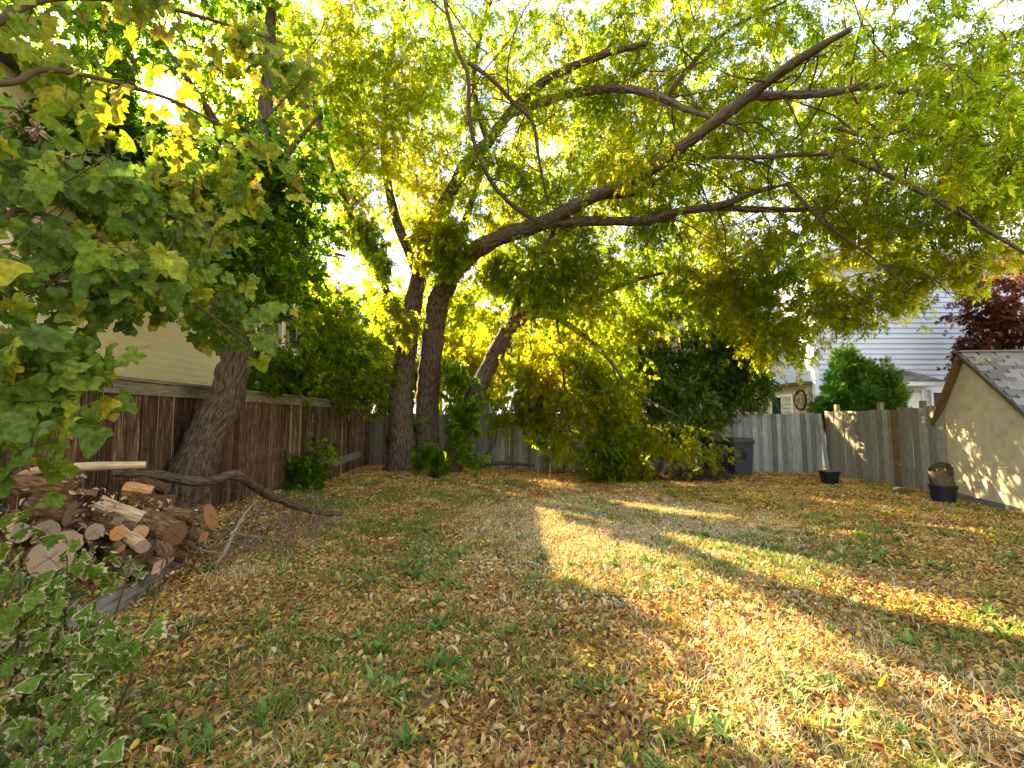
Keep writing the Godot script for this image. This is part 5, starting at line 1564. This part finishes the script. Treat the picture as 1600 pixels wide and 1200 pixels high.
	for k in 90:
		var a: Vector3 = Vector3(-3.57, 0.17, -5.60) + Vector3(rng.randf_range(0.0, 1.0), 0, 0)
		a = Vector3(-3.9 + rng.randf() * 1.25, 0.0, -5.5 - rng.randf() * 1.9)
		a.y = gh(a.x, a.z) + 0.02
		var d := Vector3(rng.randfn(), absf(rng.randfn()) * 0.7 + 0.1, rng.randfn()).normalized()
		var l := rng.randf_range(0.3, 0.85)
		tube(mb, PackedVector3Array([a, a + d * l * 0.35 + Vector3(0, 0.08, 0), a + d * l * 0.7 + Vector3(rng.randfn(), 0.6, rng.randfn()) * 0.08, a + d * l + Vector3(rng.randfn(), -0.6, rng.randfn()) * 0.12]), PackedFloat32Array([0.006, 0.0045, 0.003, 0.0015]), 4, Color(1, 1, 1) * rng.randf_range(0.5, 1.2))
	tag(part("dry_twigs", mb.mesh(), M.dead_twig), "tangle of dry pale twigs at the foot of the leaning trunk", "", "", "stuff")


# ---------------------------------------------------------------- bins, pots, brush
func tapered(lo: Vector2, hi: Vector2, y0: float, y1: float, bevel: float) -> Mb:      # a box that widens upwards, with cut corners
	var mb := Mb.new()
	var ring := func(s: Vector2, y: float) -> Array:
		var a := s.x / 2
		var b := s.y / 2
		return [Vector3(a - bevel, y, b), Vector3(a, y, b - bevel), Vector3(a, y, -b + bevel), Vector3(a - bevel, y, -b), Vector3(-a + bevel, y, -b), Vector3(-a, y, -b + bevel), Vector3(-a, y, b - bevel), Vector3(-a + bevel, y, b)]
	var l: Array = ring.call(lo, y0)
	var h: Array = ring.call(hi, y1)
	for k in 8:
		var k2 := (k + 1) % 8
		mb.face([l[k], l[k2], h[k2], h[k]], Color.WHITE, [], (l[k] + l[k2]) * Vector3(1, 0, 1))
	mb.face(h, Color.WHITE, [], Vector3.UP)
	mb.face(l, Color.WHITE, [], Vector3.DOWN)
	return mb


func wheelie_bin(at: Vector3, turn: float, mat: Material, label: String) -> void:
	var t := thing("wheelie_bin", label, "bin", at, "bins by the back fence")
	t.rotation.y = turn
	part("body", tapered(Vector2(0.48, 0.5), Vector2(0.58, 0.62), 0.06, 0.98, 0.03).mesh(), mat, t)
	part("rim", tapered(Vector2(0.62, 0.66), Vector2(0.62, 0.66), 0.94, 1.0, 0.03).mesh(), mat, t)
	part("lid", tapered(Vector2(0.66, 0.72), Vector2(0.56, 0.62), 1.0, 1.1, 0.05).mesh(), mat, t)
	var mb := Mb.new()
	mb.box(Vector3(-0.07, 0.5, 0.27), Vector3(0.07, 0.72, 0.302))
	part("grip_recess", mb.mesh(), M.black_plastic, t)
	mb = Mb.new()
	tube(mb, PackedVector3Array([Vector3(-0.27, 1.0, -0.38), Vector3(0.27, 1.0, -0.38)]), PackedFloat32Array([0.02, 0.02]), 8, Color.WHITE, 0.0, true)
	part("handle", mb.mesh(), mat, t)
	for s in [-1, 1]:
		var w := CylinderMesh.new()
		w.top_radius = 0.1
		w.bottom_radius = 0.1
		w.height = 0.06
		w.radial_segments = 20
		part("wheel", w, M.black_plastic, t, Transform3D(Basis(Vector3.BACK, PI / 2), Vector3(s * 0.25, 0.1, -0.24)))


func make_things() -> void:
	wheelie_bin(Vector3(6.62, gh(6.6, -13.5), -13.55), 0.0, M.bin, "grey wheelie bin with its lid shut against the back fence")
	wheelie_bin(Vector3(6.02, gh(6.0, -13.8), -13.75), 0.15, M.dark_bin, "black wheelie bin in shadow left of the grey one")
	# square black planter in the corner
	var t := thing("planter", "square black plastic planter by the corner of the olive fence", "planter", Vector3(8.1, gh(8.1, -11.9), -11.9))
	part("tub", tapered(Vector2(0.27, 0.27), Vector2(0.34, 0.34), 0.0, 0.32, 0.025).mesh(), M.black_plastic, t)
	part("rim", tapered(Vector2(0.37, 0.37), Vector2(0.37, 0.37), 0.305, 0.345, 0.025).mesh(), M.black_plastic, t)
	var mb := Mb.new()
	mb.face([Vector3(-0.16, 0.35, -0.16), Vector3(0.16, 0.35, -0.16), Vector3(0.16, 0.35, 0.16), Vector3(-0.16, 0.35, 0.16)], Color(1, 1, 1), [], Vector3.UP)
	part("soil", mb.mesh(), M.soil, t)
	# round pot with a torn sack in it
	t = thing("plant_pot", "black round pot standing at the shed corner below the torn sack", "pot", Vector3(8.62, gh(8.6, -9.35), -9.35))
	mb = Mb.new()
	tube(mb, PackedVector3Array([Vector3(0, 0, 0), Vector3(0, 0.02, 0), Vector3(0, 0.16, 0), Vector3(0, 0.32, 0)]), PackedFloat32Array([0.16, 0.175, 0.2, 0.22]), 26, Color.WHITE, 0.0, true)
	part("pot_body", mb.mesh(), M.black_plastic, t)
	mb = Mb.new()
	tube(mb, PackedVector3Array([Vector3(0, 0.30, 0), Vector3(0, 0.345, 0)]), PackedFloat32Array([0.23, 0.235]), 26, Color.WHITE, 0.0, true)
	part("rim", mb.mesh(), M.black_plastic, t)
	t = thing("paper_sack", "torn brown sack of garden waste sticking up out of the black pot", "sack", Vector3(8.62, gh(8.6, -9.35) + 0.345, -9.35))
	mb = Mb.new()
	var rows := 9
	var segs := 28
	for j in rows:
		for k in segs + 1:
			var a := TAU * k / segs
			var s := float(j) / (rows - 1)
			var wx := 0.165 + 0.05 * s
			var wz := lerpf(0.16, 0.1, s)
			var sq := 1.0 / pow(pow(absf(cos(a)), 4.0) + pow(absf(sin(a)), 4.0), 0.25)      # squarish, as a flat bottomed sack is
			var crease := 1.0 + 0.10 * fine.get_noise_3d(cos(a) * 2.2, s * 3.0, sin(a) * 2.2 + 7.0) + 0.05 * fine.get_noise_3d(cos(a) * 6.0, s * 9.0, sin(a) * 6.0)
			var top := 0.36 + 0.10 * sin(a + 2.2) + 0.03 * sin(a * 3.0) + 0.05 * fine.get_noise_1d(k * 31.0)
			var lean := Vector3(-0.10 * s + 0.06 * s * s, 0, 0.03 * s)
			mb.vert(Vector3(cos(a) * wx * sq * crease, top * s, sin(a) * wz * sq * crease) + lean, Vector3(cos(a), 0.25, sin(a)).normalized(), Vector2(k, j), Color(1, 1, 1) * (0.75 + 0.5 * fine.get_noise_2d(k * 0.9, j * 1.3)))
	for j in rows - 1:
		for k in segs:
			var o := j * (segs + 1) + k
			mb.tri(o, o + 1, o + segs + 2)
			mb.tri(o, o + segs + 2, o + segs + 1)
	part("paper", mb.mesh(), M.bag, t)
	mb = Mb.new()
	for k in 40:
		var d := Vector3(rng.randfn() * 0.7, 1.0, rng.randfn() * 0.5).normalized()
		curl_leaf(mb, Transform3D(Basis.looking_at(d, Vector3(0.9, 0.1, 0.3)), Vector3(-0.06 + rng.randfn() * 0.07, 0.2 + rng.randf() * 0.12, rng.randfn() * 0.05)), 0.14, 0.035, 0.8, Color(0.2, 0.15, 0.05) * rng.randf_range(0.3, 1.4))
	part("waste", mb.mesh(), M.dry_leaf, t)
	mb = Mb.new()
	curl_leaf(mb, Transform3D(Basis(Vector3.UP, 1.4), Vector3(0, 0.03, 0)), 0.42, 0.16, 0.35, Color(0.62, 0.6, 0.52))
	tag(part("paper_scrap", mb.mesh(), M.dry_leaf, self, Transform3D(Basis(), on_ground(8.95, -10.75, 0.0))), "crumpled whitish scrap lying at the foot of the olive fence", "scrap")
	# brush pile
	mb = Mb.new()
	for k in 420:
		var s := rng.randfn() * 0.75
		var a := Vector3(4.75 + s, 0, -12.75 + rng.randfn() * 0.28)
		a.y = gh(a.x, a.z) + absf(rng.randfn()) * 0.20 * exp(-s * s)
		var d := Vector3(rng.randfn(), rng.randfn() * 0.3, rng.randfn() * 0.6).normalized()
		var l := rng.randf_range(0.25, 0.9)
		tube(mb, PackedVector3Array([a - d * l * 0.5, a + Vector3(0, 0.05, 0), a + d * l * 0.5 + Vector3(0, rng.randfn() * 0.06, 0)]), PackedFloat32Array([0.009, 0.007, 0.003]), 4, Color.WHITE * rng.randf_range(0.5, 1.5))
	tag(part("brush_pile", mb.mesh(), M.twig), "heap of dark cut twigs in front of the back fence left of the bins", "", "", "stuff")
	# fallen limbs along the back fence
	stick("thin dark branch propped against the back fence right of the saplings", "fallen_branch", [Vector3(-1.15, 0.06, -14.2), Vector3(-0.85, 0.5, -14.5), Vector3(-0.55, 0.9, -14.75), Vector3(-0.48, 1.35, -14.95)], [0.035, 0.03, 0.022, 0.01], M.twig)
	stick("dark log shaped branch lying along the foot of the back fence", "fallen_branch", [Vector3(-1.2, 0.12, -14.25), Vector3(-0.6, 0.3, -14.35), Vector3(0.1, 0.28, -14.4), Vector3(0.7, 0.24, -14.35)], [0.05, 0.06, 0.06, 0.04], M.bark)
	stick("low dark branch half buried in leaves below the hanging curtain", "fallen_branch", [Vector3(1.0, 0.08, -13.7), Vector3(1.9, 0.14, -13.6), Vector3(2.8, 0.1, -13.5), Vector3(3.5, 0.06, -13.3)], [0.03, 0.05, 0.05, 0.03], M.bark)


# ---------------------------------------------------------------- scene
func _ready() -> void:
	var cam := Camera3D.new()
	cam.name = "camera"
	cam.fov = 79.61
	cam.near = 0.05
	cam.far = 900.0
	cam.position = Vector3(0, 1.65, 0)
	cam.rotation.x = atan(55.0 / 720.0)
	add_child(cam)
	cam.current = true
	var env := Environment.new()
	env.background_mode = Environment.BG_SKY
	env.sky = Sky.new()
	var sky := ProceduralSkyMaterial.new()
	sky.sky_top_color = Color(0.64, 0.71, 0.83)
	sky.sky_horizon_color = Color(0.97, 0.93, 0.87)
	sky.sky_energy_multiplier = 0.68
	sky.sky_curve = 0.22
	sky.ground_horizon_color = Color(0.6, 0.58, 0.5)
	sky.ground_bottom_color = Color(0.25, 0.22, 0.16)
	sky.sun_angle_max = 28.0
	sky.sun_curve = 0.12
	env.sky.sky_material = sky
	env.tonemap_mode = Environment.TONE_MAPPER_LINEAR
	env.tonemap_exposure = 10.4
	env.sdfgi_enabled = true
	env.ssao_enabled = true
	env.ssil_enabled = true
	var we := WorldEnvironment.new()
	we.name = "world"
	we.environment = env
	add_child(we)
	var sun := DirectionalLight3D.new()
	sun.name = "sun"
	sun.light_color = Color(1.0, 0.90, 0.73)
	sun.light_energy = 1.6
	sun.light_angular_distance = 0.5
	sun.shadow_enabled = true
	add_child(sun)
	sun.look_at_from_position(SUN * 40.0, Vector3.ZERO, Vector3.UP)

	rng.seed = 4242
	noise.noise_type = FastNoiseLite.TYPE_SIMPLEX_SMOOTH
	noise.seed = 3
	noise.frequency = 0.16
	noise.fractal_octaves = 2
	fine.noise_type = FastNoiseLite.TYPE_SIMPLEX_SMOOTH
	fine.seed = 9
	fine.frequency = 1.0
	fine.fractal_octaves = 2
	sun_gaps = [
		PackedVector2Array([Vector2(0.42, -8.72), Vector2(1.46, -6.73), Vector2(2.17, -5.34), Vector2(2.42, -4.60), Vector2(2.59, -3.86), Vector2(2.72, -3.40), Vector2(2.47, -3.01), Vector2(1.93, -3.15), Vector2(1.55, -3.51), Vector2(1.08, -4.02), Vector2(0.60, -4.47), Vector2(0.20, -4.85)]),
		PackedVector2Array([Vector2(-1.53, -13.11), Vector2(0.67, -9.84), Vector2(2.14, -8.25), Vector2(2.80, -6.66), Vector2(2.59, -6.07), Vector2(1.80, -6.95), Vector2(0.56, -8.25), Vector2(-0.34, -10.00)]),
		PackedVector2Array([Vector2(1.95, -9.84), Vector2(3.03, -8.54), Vector2(2.91, -7.64), Vector2(2.22, -8.15)]),
		PackedVector2Array([Vector2(1.27, -3.08), Vector2(2.01, -3.36), Vector2(2.15, -2.59), Vector2(1.99, -2.24), Vector2(0.85, -2.24)]),
		PackedVector2Array([Vector2(3.28, -5.00), Vector2(3.80, -4.55), Vector2(4.48, -3.98), Vector2(3.76, -3.36), Vector2(3.16, -3.80), Vector2(2.85, -4.25)]),
		PackedVector2Array([Vector2(3.36, -6.19), Vector2(4.45, -5.48), Vector2(4.24, -4.91), Vector2(3.09, -5.08)]),
		PackedVector2Array([Vector2(0.53, -12.84), Vector2(1.99, -11.62), Vector2(1.78, -10.43), Vector2(0.57, -10.99)]),
		PackedVector2Array([Vector2(4.23, -13.40), Vector2(4.92, -11.40), Vector2(4.17, -10.34)]),
		PackedVector2Array([Vector2(1.97, -3.86), Vector2(2.54, -3.59), Vector2(2.62, -3.08), Vector2(2.44, -2.97), Vector2(2.24, -3.36), Vector2(1.82, -3.59)]),
	]
	make_materials()
	make_ground()
	make_fences()
	make_houses()
	make_shed()
	make_big_trees()
	make_left_tree()
	make_back_trees()
	make_near_plants()
	make_woodpile()
	make_things()
